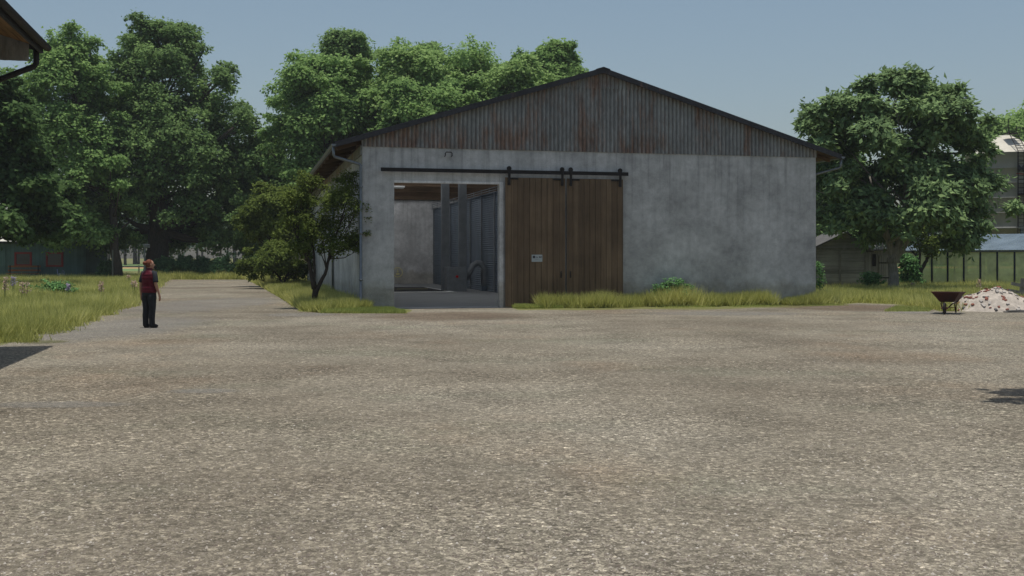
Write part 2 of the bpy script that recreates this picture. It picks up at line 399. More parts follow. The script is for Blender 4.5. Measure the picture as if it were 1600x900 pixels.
yard = [(60,-25), (-60,-25), (-60,22.5)] + [tuple(p[:2]) for p in yard_left] + [tuple(p[:2]) for p in yard_right] + [(60, G(1600,486).y)]
sheet('gravel_yard', yard, .004, M['gravel'], jit=.10, seg=.8)
sheet('field', [(-300,210), (300,210), (300,300), (-300,300)], .004, M['fieldgreen'])
sheet('field', [(-300,172), (300,172), (300,209.5), (-300,209.5)], .006, M['fieldochre'])
sheet('field', [(-300,140), (300,140), (300,171.5), (-300,171.5)], .008, M['fieldgreen'])

def patch(name, cx, cy, rx, ry, z, mat, rot=0, seed=1):
    rng = random.Random(seed); n = 48; vs = [(cx, cy, z)]; ed = [1.0]
    for ring, e in ((.5, 1.0), (1.0, 0.0)):
        for i in range(n):
            t = 2*math.pi*i/n; r = ring*(1+rng.uniform(-.12,.12)); x = rx*r*math.cos(t); y = ry*r*math.sin(t)
            vs.append((cx+x*math.cos(rot)-y*math.sin(rot), cy+x*math.sin(rot)+y*math.cos(rot), z)); ed.append(e)
    fs = [(0, 1+i, 1+(i+1) % n) for i in range(n)] + [(1+i, 1+n+i, 1+n+(i+1) % n, 1+(i+1) % n) for i in range(n)]
    o = MB().add(vs, fs).build(name, mat); a = o.data.attributes.new('edge', 'FLOAT', 'POINT'); a.data.foreach_set('value', ed)
    o['kind'] = 'structure'; return o
def gp(name, x, y, w, h, z, mat, rot=0, seed=1):
    c = G(x, y); d = (G(x, y-h/2).y - G(x, y+h/2).y)/2; patch(name, c.x, c.y, w/2/F*c.y, d, z, mat, rot, seed)
gp('dirt_patch', 1340, 481, 330, 15, .008, M['reddirt'], seed=2)
gp('dirt_patch', 700, 494, 330, 18, .008, M['reddirt'], seed=3)
gp('dust_patch', 190, 512, 300, 50, .009, M['paledust'], seed=4)
gp('dust_patch', 330, 475, 260, 30, .009, M['paledust'], seed=5)
gp('dust_patch', 90, 633, 330, 14, .010, M['paledust'], seed=6)
gp('dust_patch', 1130, 490, 330, 9, .010, M['paledust'], seed=7)
gp('dust_patch', 470, 492, 150, 8, .010, M['paledust'], seed=8)
gp('dust_patch', 1440, 489, 140, 6, .011, M['paledust'], seed=9)
gp('dust_patch', 320, 612, 150, 10, .011, M['paledust'], seed=10)
gp('turf_patch', 70, 535, 90, 8, .012, M['shortgreen'], seed=11)

# ------------------------------------------------------------------ numpy foliage
def cards(name, c, nrm, up, L, Wd, rnd, cn, mat, parent=None, tri=False):
    """c: base point, up: direction of the leaf's length, nrm: face normal. One bent card per leaf."""
    n = len(c); up = up/np.linalg.norm(up, axis=1, keepdims=True)
    side = np.cross(up, nrm); side /= (np.linalg.norm(side, axis=1, keepdims=True)+1e-9)
    L = L[:, None]; Wd = Wd[:, None]
    if tri:
        v = np.stack([c - side*Wd/2, c + side*Wd/2, c + up*L], 1); k = 3
    else:
        bend = nrm*L*.14
        v = np.stack([c, c + up*L*.42 + side*Wd/2 - bend, c + up*L, c + up*L*.42 - side*Wd/2 - bend], 1); k = 4
    v = v.reshape(-1, 3)
    me = bpy.data.meshes.new(name); me.vertices.add(n*k); me.vertices.foreach_set('co', v.ravel().astype(np.float32))
    me.loops.add(n*k); me.loops.foreach_set('vertex_index', np.arange(n*k, dtype=np.int32))
    me.polygons.add(n); me.polygons.foreach_set('loop_start', np.arange(0, n*k, k, dtype=np.int32)); me.polygons.foreach_set('loop_total', np.full(n, k, dtype=np.int32))
    me.update(calc_edges=True)
    a = me.attributes.new('rnd', 'FLOAT', 'FACE'); a.data.foreach_set('value', rnd.astype(np.float32))
    me.materials.append(mat); o = bpy.data.objects.new(name, me); C.objects.link(o)
    if parent: o.parent = parent
    return o
def unit(a): return a/(np.linalg.norm(a, axis=1, keepdims=True)+1e-9)

def leaf_cloud(rs, clumps, per, leaf, aspect, center, spray=.16, core=.45, droop=.0):
    Cn = []; Nn = []; Up = []; Rn = []; Ln = []; CNs = []
    rmean = max(np.mean([q[3] for q in clumps]), .05)
    for (x, y, z, rx, ry, rz) in clumps:
        n = max(12, int(per*rs.uniform(.8, 1.2)*(rx/rmean)**1.6)); c = np.array([x, y, z]); r = np.array([rx, ry, rz])
        d = unit(rs.normal(size=(n, 3)))
        low = (d[:, 2] < -.2) & (rs.rand(n) < .45); d[low, 2] *= -1
        lump = 1 + .20*np.sin(d[:, 0]*7+x*3)*np.cos(d[:, 1]*6+y*2) + .15*np.sin(d[:, 2]*9+z*3)
        t = (core + (1.08-core)*rs.rand(n)**.6)*lump
        p = c + d*r*t[:, None]
        ns = int(n*spray)
        if ns > 8:                                  # twigs of leaves that stick out of the clump
            K = max(2, ns//9); sd_ = unit(rs.normal(size=(K, 3)) + np.array([0, 0, .35])); w = rs.randint(0, K, ns)
            tt = rs.uniform(.85, 1.45, ns); p[:ns] = c + sd_[w]*r*tt[:, None] + rs.normal(size=(ns, 3))*leaf*.55
            p[:ns, 2] -= droop*(tt-.85)**2*3*r[2]; d[:ns] = sd_[w]
        out = unit(p - center); cn = unit(d*.75 + out*.35 + np.array([0, 0, .28]))
        Cn.append(p); Nn.append(unit(cn*.8 + np.array([0, 0, .35]) + rs.normal(size=(n, 3))*.42)); Up.append(unit(d + rs.normal(size=(n, 3))*.8 + np.array([0, 0, -.25])))
        Rn.append(np.clip(rs.normal(.45 + rs.uniform(-.13, .13), .2, n), 0, 1)); Ln.append(leaf*rs.uniform(.6, 1.35, n)); 
        CNs.append(cn)
    Cn = np.concatenate(Cn); Nn = np.concatenate(Nn); Up = np.concatenate(Up); Rn = np.concatenate(Rn); Ln = np.concatenate(Ln); CN = np.concatenate(CNs)
    Up = unit(Up - Nn*np.sum(Up*Nn, 1, keepdims=True))
    return Cn, Nn, Up, Ln, Ln*aspect, Rn, CN

def tree(name, label, group, base, top, trunk_r, clumps, per, leaf, lmat, bmat, seed, cat='tree', limbs=26, aspect=.75, droop=.2, stems=None, spray=.16, core=.45):
    """clumps in absolute world coordinates; parts are stored relative to the tree's base."""
    rs = np.random.RandomState(seed); rng = random.Random(seed)
    root = tag(empty(name, base), label, cat, group); b = Vector(base)
    cl = [(x-b.x, y-b.y, z-b.z, rx, ry, rz) for x, y, z, rx, ry, rz in clumps]
    cen = np.array([np.mean([c[0] for c in cl]), np.mean([c[1] for c in cl]), np.mean([c[2] for c in cl]) - .15*top])
    mb = MB()
    stems = stems or [[(0, 0, 0), (cen[0]*.1, cen[1]*.1, top*.35), (cen[0]*.5, cen[1]*.5, top*.62), (cen[0]*.9, cen[1]*.9, top*.86)]]
    tips = []
    for st in stems:
        pts = [Vector(p) for p in st]; path = []; m = 5
        for i in range(len(pts)-1):
            for j in range(m): path.append(pts[i].lerp(pts[i+1], j/m) + (Vector((rng.uniform(-1,1), rng.uniform(-1,1), 0))*trunk_r*.16 if i+j else Vector()))
        path.append(pts[-1]); n = len(path); r0 = trunk_r*(1 if len(stems) == 1 else .8)
        rad = [r0*(1.35 if i == 0 else 1.12 if i == 1 else 1)*(1-.86*(i/(n-1))**1.1) for i in range(n)]
        path[0] = path[0] - Vector((0, 0, .1)); mb.tube(path, rad, 10); tips.append((path, rad))
    order = sorted(range(len(cl)), key=lambda i: rng.random())[:limbs]
    for i in order:
        x, y, z, rx, ry, rz = cl[i]; t = Vector((x, y, z)); path, rad = min(tips, key=lambda q: (q[0][len(q[0])//2]-t).length)
        cand = [j for j in range(3, len(path)) if path[j].z < t.z - .12*top*rng.random()] or [3]
        j = cand[min(len(cand)-1, int(len(cand)*rng.uniform(.45, 1)))]
        a = path[j]; mid = a.lerp(t, .5) + Vector((0, 0, -.06*(t-a).length)) + Vector((rng.uniform(-1,1), rng.uniform(-1,1), rng.uniform(-1,1)))*.05*(t-a).length
        r1 = min(rad[j]*.6, trunk_r*.35); mb.tube([a, a.lerp(mid, .5), mid, mid.lerp(t, .5), t], [r1, r1*.8, r1*.6, r1*.42, r1*.2], 6)
        for q in range(3):
            e = t + Vector((rng.uniform(-1,1)*rx, rng.uniform(-1,1)*ry, rng.uniform(-.3,1)*rz))*.9
            mb.tube([mid.lerp(t, .6), e], [r1*.25, r1*.08], 4)
    mb.build('trunk', bmat, root, smooth=True)
    c, n, u, L, Wd, rn, cn = leaf_cloud(rs, cl, per, leaf, aspect, cen, spray, core, droop)
    cards('crown', c, n, u, L, Wd, rn, cn, lmat, root)
    return root

def crown_px(Y, prof, n, r, seed, depth=1.0, squash=.72, inner=.3, yoff=0, ragged=.45):
    """prof: (py, px_left, px_right) outline rows in the photo -> clumps filling that outline at distance Y."""
    rng = random.Random(seed); out = []
    prof = sorted(prof); ys = [p[0] for p in prof]
    def row(py):
        for a, b in zip(prof, prof[1:]):
            if a[0] <= py <= b[0]:
                t = (py-a[0])/(b[0]-a[0]); return a[1]+(b[1]-a[1])*t, a[2]+(b[2]-a[2])*t
        return prof[-1][1:]
    tries = 0
    while len(out) < n and tries < 40*n:
        tries += 1
        py = rng.uniform(ys[0], ys[-1]); l, rr = row(py)
        if rng.random() > (rr-l)/max(p[2]-p[1] for p in prof) + .12: continue
        cx = (l+rr)/2; hw = (rr-l)/2; rc = r*rng.uniform(.65, 1.25); rp = rc*F/Y
        hw = max(hw-rp*.8, 0)
        t = rng.uniform(0, 2*math.pi); q = rng.uniform(inner, 1)**.5
        z = Z_(py, Y); topd = (py-ys[0])*Y/F
        x = X_(cx, Y) + q*math.cos(t)*hw/F*Y; y = Y + yoff + q*math.sin(t)*hw/F*Y*depth
        s = rng.uniform(.8, 1.15)
        if out and min((x-o[0])**2+(y-o[1])**2+(z-o[2])**2 for o in out) < (rc*.42)**2: continue
        zz = min(z, Z_(ys[0], Y)-rc*squash*.8)
        out.append((x, y, zz, rc*s, rc*s, rc*squash))
    if ragged:                                       # small sprays that break the outline
        for _ in range(int(n*ragged)):
            py = ys[0] + (ys[-1]-ys[0])*rng.random()**1.3; l, rr = row(py); rc = r*rng.uniform(.28, .55); sgn = rng.choice((-1, 1)); q = rng.uniform(.9, 1.1)
            if py < ys[0] + .2*(ys[-1]-ys[0]): q = rng.uniform(-1, 1)
            x = X_((l+rr)/2 + sgn*q*(rr-l)/2, Y); z = Z_(py, Y) + rng.uniform(-.3, .5)*r; dd = rng.uniform(-.6, .6)*(rr-l)/2/F*Y*depth
            out.append((x, Y+yoff+dd, z, rc*1.2, rc, rc*.7))
    return out

# ================================================================== MAIN BARN
WALL_H = Zf(568, 228); EAVE_U = -.92; EAVE_Z = 5.72; PITCH = .304; LEN = 34.6; mid = WID/2
RIDGE = Zf(940, 109); PITCH = (RIDGE-EAVE_Z)/(mid-EAVE_U)
print('wall', WALL_H, 'ridge', RIDGE, 'pitch', PITCH)
def roofz(u): return RIDGE - PITCH*abs(u-mid)
barn = tag(empty('barn', (Cx, Cy, 0), TH), 'large grey concrete barn with rusty corrugated gable and brown sliding doors', 'barn')
uo0, uo1 = U(616), U(781); zo = Zf(616, 284); T = .25
w = MB()
w.box(0, uo0, 0, T, -.1, WALL_H); w.box(uo1, WID, 0, T, -.1, WALL_H); w.box(uo0, uo1, 0, T, zo, WALL_H)
w.build('front_wall', M['concrete'], barn, bevel=.015)
MB().box(0, T, T, LEN-T, -.1, WALL_H-.002).build('side_wall', M['concrete'], barn, bevel=.012)
MB().box(WID-T, WID, T, LEN-T, -.1, WALL_H-.002).build('side_wall', M['concrete'], barn, bevel=.012)
MB().box(0, WID, LEN-T, LEN, -.1, WALL_H-.004).build('back_wall', M['concrete_in'], barn)
# opening trim on the right jamb and lintel, threshold
t = MB(); t.box(uo1-.02, uo1+.13, -.03, T+.02, 0, zo+.05); t.box(uo0, uo1-.022, -.012, .10, zo-.03, zo+.05); t.build('door_frame', M['concrete_in'], barn, bevel=.006)
MB().box(uo0-.02, uo1+.0, -.10, .35, -.02, .035).build('threshold', M['leg'], barn)
MB().box(T+.002, WID-T-.002, T+.1, LEN-T-.002, -.05, .03).build('floor', M['floor'], barn)
# corrugated gables (real corrugation)
def corr_gable(v, u0, u1, zlo, topf, pitch=.152, amp=.026, segs=8, zhi=None):
    mb = MB(); n = int((u1-u0)/pitch*segs); vs = []
    for i in range(n+1):
        u = u0+(u1-u0)*i/n; y = v - amp*math.cos(2*math.pi*(u-u0)/pitch); z1 = topf(u) if zhi is None else min(topf(u), zhi)
        vs += [(u, y, min(zlo, z1)), (u, y, z1)]
    mb.add(vs, [(2*i, 2*i+2, 2*i+3, 2*i+1) for i in range(n)]); return mb
zs = Zf(940, 139)
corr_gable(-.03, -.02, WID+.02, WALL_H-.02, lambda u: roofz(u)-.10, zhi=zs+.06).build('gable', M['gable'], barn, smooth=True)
us = (RIDGE-.10-zs)/PITCH
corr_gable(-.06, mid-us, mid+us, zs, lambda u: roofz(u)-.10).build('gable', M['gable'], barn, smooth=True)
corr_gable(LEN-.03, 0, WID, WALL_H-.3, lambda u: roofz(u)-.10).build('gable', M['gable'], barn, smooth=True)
# inner gable boarding (corrugated strip low, brown boards above) seen through the door
mb = MB(); mb.prism([(T, WALL_H+.02), (WID-T, WALL_H+.02), (WID-T, roofz(WID-T)-.2), (mid, RIDGE-.2), (T, roofz(T)-.2)], LEN-.45, LEN-.40); mb.build('gable_boarding', M['beam'], barn)
# backing behind the front gable sheet
mb = MB(); mb.prism([(.01, WALL_H), (WID-.01, WALL_H), (WID-.01, roofz(WID)-.13), (mid, RIDGE-.13), (.01, roofz(0)-.13)], .02, .06); mb.build('gable_backing', M['beam'], barn)
# roof: metal slabs, unseen translucent panels added to light the interior, board underside
def slope_pt(side, u, v, dz=0): return (u, v, roofz(u)+dz)
def slab(mb, ua, ub, va, vb, z0, z1):
    mb.add([(ua,va,roofz(ua)+z0),(ub,va,roofz(ub)+z0),(ub,vb,roofz(ub)+z0),(ua,vb,roofz(ua)+z0),(ua,va,roofz(ua)+z1),(ub,va,roofz(ub)+z1),(ub,vb,roofz(ub)+z1),(ua,vb,roofz(ua)+z1)],
           [(0,3,2,1),(4,5,6,7),(0,1,5,4),(1,2,6,5),(2,3,7,6),(3,0,4,7)])
VS = [-.22, 3.5, 7.5, 10.5, 14.5, 17.5, 21.5, 24.5, 28.5, 30.5, 33.5, LEN+.22]
for side in (0, 1):
    f = (lambda u: u) if side == 0 else (lambda u: WID-u)
    rm = MB(); um = MB(); sk = MB()
    for (a, b) in ((EAVE_U, 2.0), (2.0, 7.2), (7.2, mid)):
        for i in range(len(VS)-1):
            ua, ub = sorted((f(a), f(b)))
            if a == 2.0 and i % 2 == 1:
                sk.add([(ua,VS[i],roofz(ua)), (ub,VS[i],roofz(ub)), (ub,VS[i+1],roofz(ub)), (ua,VS[i+1],roofz(ua))], [(0,1,2,3)])
            else:
                slab(rm, ua, ub, VS[i], VS[i+1], -.07, 0); slab(um, ua, ub, max(VS[i], -.15), min(VS[i+1], LEN+.15), -.10, -.073)
    rm.build('roof', M['roof'], barn); um.build('roof_boards', M['soffit'], barn); sk.build('added_skylight', M['added_skylight'], barn)
# rake boards (dark) and ridge cap
for v0 in (-.27, LEN+.20):
    mb = MB()
    for a, b in ((EAVE_U-.04, mid), (mid, WID-EAVE_U+.04)): slab(mb, a, b, v0, v0+.05, -.16, .035)
    mb.build('rake_board', M['roof'], barn)
mb = MB(); slab(mb, mid-.25, mid, -.3, LEN+.3, .036, .06); slab(mb, mid, mid+.25, -.3, LEN+.3, .036, .06); mb.build('ridge_cap', M['roof'], barn)
# rafters under the eaves
mb = MB()
for i in range(19):
    v = .4+i*1.85
    if v < LEN:
        for a, b in ((EAVE_U+.08, -.0), (WID+.0, WID-EAVE_U-.08)): mb = MB(); slab(mb, a, b, v, v+.1, -.24, -.103); mb.build('rafter', M['beam'], barn)
# top band along the side wall
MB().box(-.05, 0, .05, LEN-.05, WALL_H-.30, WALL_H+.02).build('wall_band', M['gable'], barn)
# inner tie beams and trusses
mb = MB()
for i in range(1, 7):
    v = i*5.2
    mb.box(T, WID-T, v, v+.16, WALL_H-.1+.12, WALL_H+.34)
    for a, b in ((T+.1, mid), (WID-T-.1, mid)): mb.bar((a, v+.08, roofz(a)-.25), (b, v+.08, roofz(b)-.25), .12, .2)
    mb.bar((mid, v+.08, WALL_H+.3), (mid, v+.08, RIDGE-.3), .14, .14)
mb.build('truss', M['beam'], barn)
# gutters and downpipes
def gutter(mb, u, v0, v1, z, r=.085, n=8):
    vs = []; 
    for v in (v0, v1):
        for k_ in range(n+1):
            t_ = math.pi + math.pi*k_/n; vs.append((u+r*math.cos(t_), v, z+r*math.sin(t_)))
        for k_ in range(n+1):
            t_ = 2*math.pi - math.pi*k_/n; vs.append((u+(r-.012)*math.cos(t_), v, z+(r-.012)*math.sin(t_)))
    m_ = 2*(n+1); mb.add(vs, [(i, (i+1) % m_, (i+1) % m_+m_, i+m_) for i in range(m_)] + [tuple(range(n+1)), tuple(range(m_, m_+n+1))])
for s, ug in ((-1, EAVE_U-.07), (1, WID-EAVE_U+.07)):
    gz = roofz(EAVE_U)-.06; g = MB(); gutter(g, ug, -.30, LEN+.2, gz); go = g.build('gutter', M['galv'], barn, smooth=False)
    wu = -.06 if s < 0 else WID+.07
    p = MB(); a = ug
    if s < 0: p.tube([(a, -.12, gz-.06), (a, -.12, gz-.36), (a+.04, -.10, gz-.42), (wu-.04, -.10, gz-.66), (wu, -.10, gz-.72), (wu, -.10, gz-.80), (wu, -.10, .1), (wu-.03, -.16, .04)], .05, 10)
    else: p.tube([(a, -.12, gz-.06), (a, -.12, gz-.36), (a-.04, -.06, gz-.42), (wu+.04, .22, gz-.66), (wu, .25, gz-.72), (wu, .25, gz-.80), (wu, .25, .1)], .05, 10)
    for z in (1.0, 2.6, 4.2): p.box(wu-.065, wu+.065, -.17 if s < 0 else .18, -.03 if s < 0 else .32, z, z+.05)
    p.build('downpipe', M['galv'], barn, smooth=True)
p = MB(); p.tube([(-.08, 12.0, roofz(EAVE_U)-.9), (-.08, 12.0, .1)], .05, 8); p.build('downpipe', M['galv'], barn, smooth=True)
# bracket high on the wall
ub = U(700); zb = Zf(700, 240)
mb = MB(); mb.tube([(ub-.12, -.02, zb-.10), (ub-.12, -.14, zb-.08), (ub-.12, -.14, zb), (ub-.08, -.14, zb+.04), (ub+.08, -.14, zb+.04), (ub+.12, -.14, zb), (ub+.12, -.14, zb-.08), (ub+.12, -.02, zb-.10)], .018, 6); mb.build('bracket', M['rail'], barn)
# rail and sliding doors
ur0, ur1 = U(594), U(979); zr = Zf(790, 269)
mb = MB(); mb.box(ur0, ur1, -.20, -.165, zr-.065, zr+.065)
for i in range(9): u = ur0+.2+i*(ur1-ur0-.4)/8; mb.tube([(u, 0, zr), (u, -.165, zr)], .025, 8); mb.tube([(u, -.2, zr), (u, -.215, zr)], .04, 6)
mb.build('rail', M['rail'], barn)
ua0, ua1 = U(788), U(881.5); ub0, ub1 = U(884), U(971.5); zd = Zf(788, 277.5)
rngd = random.Random(5)
for di, (a, b) in enumerate(((ua0, ua1), (ub0, ub1))):
    mb = MB(); n = 10; pw = (b-a)/n
    for i in range(n):
        d = rngd.uniform(0, .006); mb.box(a+i*pw+.004, a+(i+1)*pw-.004, -.145-d, -.10, .05, zd)
    mb.box(a+.05, b-.05, -.098, -.075, .5, .75); mb.box(a+.05, b-.05, -.098, -.075, 3.6, 3.85)
    mb.box(a+.01, b-.01, -.104, -.0985, .06, zd-.01)
    door = mb.build('sliding_door', M['door'], barn, bevel=.003)
    door['label'] = ('left brown board door carrying the small white sign', 'right brown board door without a sign')[di]
    for s, c in ((-1, a+.13), (1, b-.13)):
        h = MB(); h.box(c-.045, c+.045, -.225, -.207, zd-.28, zr+.10); h.tube([(c, -.205, zr+.12), (c, -.16, zr+.12)], .085, 14)
        e0, e1 = sorted((c - s*.05, c - s*.34)); h.box(e0, e1, -.172, -.155, zd-.075, zd-.015); h.box(c-.045, c+.045, -.206, -.152, zd-.26, zd-.2)
        h.build('hanger', M['rail'], door)
    hu = b-.16 if di == 0 else a+.13
    h = MB(); z0 = Zf(880, 434); h.box(hu-.025, hu+.025, -.165, -.153, z0, z0+.24); h.tube([(hu, -.165, z0+.04), (hu, -.205, z0+.06), (hu, -.205, z0+.18), (hu, -.165, z0+.20)], .011, 6)
    h.build('handle', M['rail'], door)
    if di == 0:
        u0, u1 = U(829), U(845.5); z1, z0 = Zf(837, 398), Zf(837, 409)
        sg = MB().box(u0, u1, -.166, -.153, z0, z1).build('sign', M['plate'], door); sg['label'] = 'small white sign plate with round dark emblem'
        hh = z1-z0; ww = u1-u0; q = MB()
        q.tube([(u0+.21*ww, -.1665, z0+.68*hh), (u0+.21*ww, -.169, z0+.68*hh)], .052, 8)
        for (x0, x1, za, zb_) in ((.40,.45,.60,.74), (.47,.55,.57,.70), (.57,.60,.64,.70), (.68,.76,.57,.78), (.77,.84,.60,.74), (.86,.93,.57,.78), (.30,.60,.36,.39)):
            q.box(u0+x0*ww, u0+x1*ww, -.1688, -.1663, z0+za*hh, z0+zb_*hh)
        q.build('emblem', M['ink'], sg)

# ---- things inside the barn (barn frame)
def inbarn(name, u, v, z=0): return empty(name, W(u, v, z), TH)
# bank of grain bins
u0 = 8.3; v0, v1 = 12.5, LEN-.9; root = tag(inbarn('grain_bin', u0, v0), 'long bluish corrugated steel grain bin bank inside the barn', 'grain bin')
BH = 5.05; mb = MB(); rows = int(BH/.11*6); vs = []
for i in range(rows+1):
    z = BH*i/rows; x = .02*math.sin(2*math.pi*z/.11); vs += [(x, 0, z), (x, v1-v0, z)]
mb.add(vs, [(2*i, 2*i+1, 2*i+3, 2*i+2) for i in range(rows)])
vs = []
for i in range(rows+1):
    z = BH*i/rows; x = .02*math.sin(2*math.pi*z/.11); vs += [(.03, -x, z), (7.9, -x, z)]
mb.add(vs, [(2*i+1, 2*i, 2*i+2, 2*i+3) for i in range(rows)])
mb.box(.06, 7.9, .06, v1-v0, 0, .05); mb.build('wall', M['bin'], root, smooth=True)
for i in range(8):
    v = .06+i*(v1-v0-.12)/7; MB().box(-.09, -.022, v-.05, v+.05, 0, BH).build('stiffener', M['leg'], root)
mb = MB(); nn = 60
for i in range(nn):
    va = (v1-v0)*i/nn; mb.bar((-.1, va, BH+.03), (3.9, va, BH+1.0), .05, .03)
mb.add([(-.05,0,BH), (4,0,BH+1.0), (4,v1-v0,BH+1.0), (-.05,v1-v0,BH)], [(0,1,2,3)]); mb.build('roof', M['bin'], root)
mb = MB()
for dz in (0, .22, .45): mb.tube([(-.14, 0, BH+.02+dz*.5), (-.14, v1-v0, BH+.02+dz*.5)], .022, 6)
for i in range(12): mb.tube([(-.14, i*(v1-v0)/11, BH-.1), (-.14, i*(v1-v0)/11, BH+.3)], .018, 6)
mb.build('railing', M['galv'], root)
# elevator with two legs
YE = 56.0
pe = P(712, 453, YE); a0 = Vector((pe.x-Cx, pe.y-Cy)); ue = a0.x*cT+a0.y*sT; ve = -a0.x*sT+a0.y*cT
root = tag(inbarn('grain_elevator', ue, ve), 'grey bucket elevator with two tall square legs and red button inside the barn', 'grain elevator')
MB().box(-.52, .52, -.35, .45, 0, 1.30).build('boot', M['leg'], root, bevel=.02)
for x, y in ((-.42, .75), (.36, .05)):
    MB().box(x-.20, x+.20, y-.16, y+.16, 0 if y > .5 else 1.302, 7.2 if y > .5 else 7.4).build('leg', M['leg'], root, bevel=.01)
MB().tube([(-.0, -.35, .80), (-.0, -.40, .80)], .07, 12).build('button', M['redbutton'], root)
mb = MB(); mb.tube([(.52, 0, .65), (.72, 0, 1.0), (.9, 0, 1.35), (1.12, 0, 1.5), (1.38, 0, 1.45), (1.55, 0, 1.15), (1.6, 0, .7), (1.6, 0, .2)], .16, 12); mb.build('pipe', M['leg'], root, smooth=True)
MB().box(1.35, 1.85, -.22, .22, .035, .30).build('pipe_foot', M['bin'], root, bevel=.01)
# intake pit
c = P(640, 452, 58); a0 = Vector((c.x-Cx, c.y-Cy)); up_ = a0.x*cT+a0.y*sT; vp_ = -a0.x*sT+a0.y*cT
root = tag(inbarn('intake_pit', up_-1.0, vp_, .034), 'dark floor grate with pale kerb inside the barn doorway', 'floor grate')
MB().box(-2.6, 2.7, -4.6, 4.2, 0, .03).build('kerb', M['floorpale'], root)
mb = MB(); mb.box(-2.3, 2.4, -3.6, 3.9, .031, .036)
for i in range(46): mb.box(-2.3+i*.102, -2.27+i*.102, -3.6, 3.9, .037, .055)
mb.build('grate', M['grate'], root)
MB().box(-1.9, 2.0, -.04, .04, .056, .066).build('stripe', M['yellow'], root)
# round wall sign with pictogram on the back wall
c = P(621, 425, 66); a0 = Vector((c.x-Cx, c.y-Cy)); us_ = U(621); 
d = (c.x/c.y)
# point on back wall plane along this pixel
def back_pt(px, py, v):
    a = (px-800)/F; q0 = W(0, v); u = (a*q0.y - q0.x)/(cT - a*sT); p = W(u, v); return u, H+(HZ-py)/F*p.y
us_, zs_ = back_pt(621.5, 425.5, LEN-T-.03)
root = tag(inbarn('round_sign', us_, LEN-T-.012, zs_), 'round yellowish ring sign with bottle pictogram on the back wall', 'sign')
mb = MB(); n = 40; r1, r2 = .335, .285; vs = []
for yy in (-.03, 0):
    for r_ in (r1, r2): vs += [(r_*math.cos(2*math.pi*i/n), yy, r_*math.sin(2*math.pi*i/n)) for i in range(n)]
for i in range(n):
    j = (i+1) % n; 
    mb.f += [(i, j, n+j, n+i), (2*n+i, 3*n+i, 3*n+j, 2*n+j), (i, 2*n+i, 2*n+j, j), (n+i, n+j, 3*n+j, 3*n+i)]
mb.v = vs; mb.build('ring', M['yellow'], root)
mb = MB(); mb.box(-.11, .11, -.03, 0, -.17, -.05); mb.box(-.03, .03, -.03, 0, .06, .20); mb.prism([(-.07,.06), (.07,.06), (0,-.02)], -.03, 0); mb.build('pictogram', M['yellow'], root)
# lamp
us_, zs_ = back_pt(620, 293, 20); root = tag(inbarn('tube_lamp', us_, 20, zs_), 'short white tube lamp under the barn roof beams', 'lamp')
MB().box(-.8, .42, -.08, .08, 0, .09).build('housing', M['lampwhite'], root, bevel=.01); MB().tube([(-.7, 0, -.03), (.36, 0, -.03)], .025, 8).build('tube', M['lampwhite'], root); MB().box(-.2, -.15, -.02, .02, .09, .5).build('hanger', M['rail'], root)

# ================================================================== NEAR BARN (left edge)
E0 = P(65, 65, 21.6); E1 = Vector((X_(1, 18.16), 18.16, E0.z)); dv = (E1-E0).normalized(); ang = math.atan2(dv.y, dv.x)
# local x = along the eave towards the viewer, local -y = inwards (left)
nb = tag(empty('near_barn', (E0.x, E0.y, 0), ang), 'corner of a barn roof with wooden soffit at the left edge', 'barn')
ez = E0.z; LN = 17.0; pn = .30
def nslab(mb, s0, s1, w0, w1, z0, z1):
    a, b = ez+pn*s0, ez+pn*s1
    mb.add([(w0,-s0,a+z0),(w1,-s0,a+z0),(w1,-s1,b+z0),(w0,-s1,b+z0),(w0,-s0,a+z1),(w1,-s0,a+z1),(w1,-s1,b+z1),(w0,-s1,b+z1)],
           [(0,1,2,3),(4,7,6,5),(0,4,5,1),(1,5,6,2),(2,6,7,3),(3,7,4,0)])
mb = MB(); nslab(mb, .02, 8.5, 0, LN, -.10, 0); mb.build('roof', M['roof'], nb)
mb = MB(); nslab(mb, .06, 8.4, .06, LN-.05, -.135, -.103); mb.build('soffit', M['soffit_near'], nb)
mb = MB(); mb.box(0, LN, -.03, .015, ez-.24, ez+.012); mb.build('fascia', M['roof'], nb)
mb = MB(); nslab(mb, -.02, 8.55, -.06, -.005, -.22, .03); mb.build('rake_board', M['roof'], nb)
g = MB(); vs = []; r = .085
g.m = Matrix.Rotation(R(-90), 4, 'Z'); gutter(g, -.10, -.05, LN, ez-.10); 
g.build('gutter', M['darkpipe'], nb)
vs = []; mb = MB(); n = 90
for i in range(n+1):
    s = .22 + 8*i/n; y = .10+.018*math.cos(2*math.pi*s/.15); vs += [(y, -s, ez-.40-.02), (y, -s, ez+pn*s-.14)]
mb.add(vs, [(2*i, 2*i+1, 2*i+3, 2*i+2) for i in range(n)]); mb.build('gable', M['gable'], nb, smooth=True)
mb = MB(); mb.box(.35, LN-.3, -1.25, -1.05, 0, ez+.1); mb.box(.35, .6, -8.4, -1.25, 0, ez-.05); mb.build('wall', M['concrete'], nb)
mb = MB(); mb.tube([(.0, -.10, ez-.12), (.0, -.10, ez-.44), (.02, -.14, ez-.51), (.10, -.88, ez-.86), (.12, -.98, ez-.92), (.12, -1.0, ez-1.05), (.12, -1.0, .1)], .058, 10); mb.build('downpipe', M['darkpipe'], nb, smooth=True)

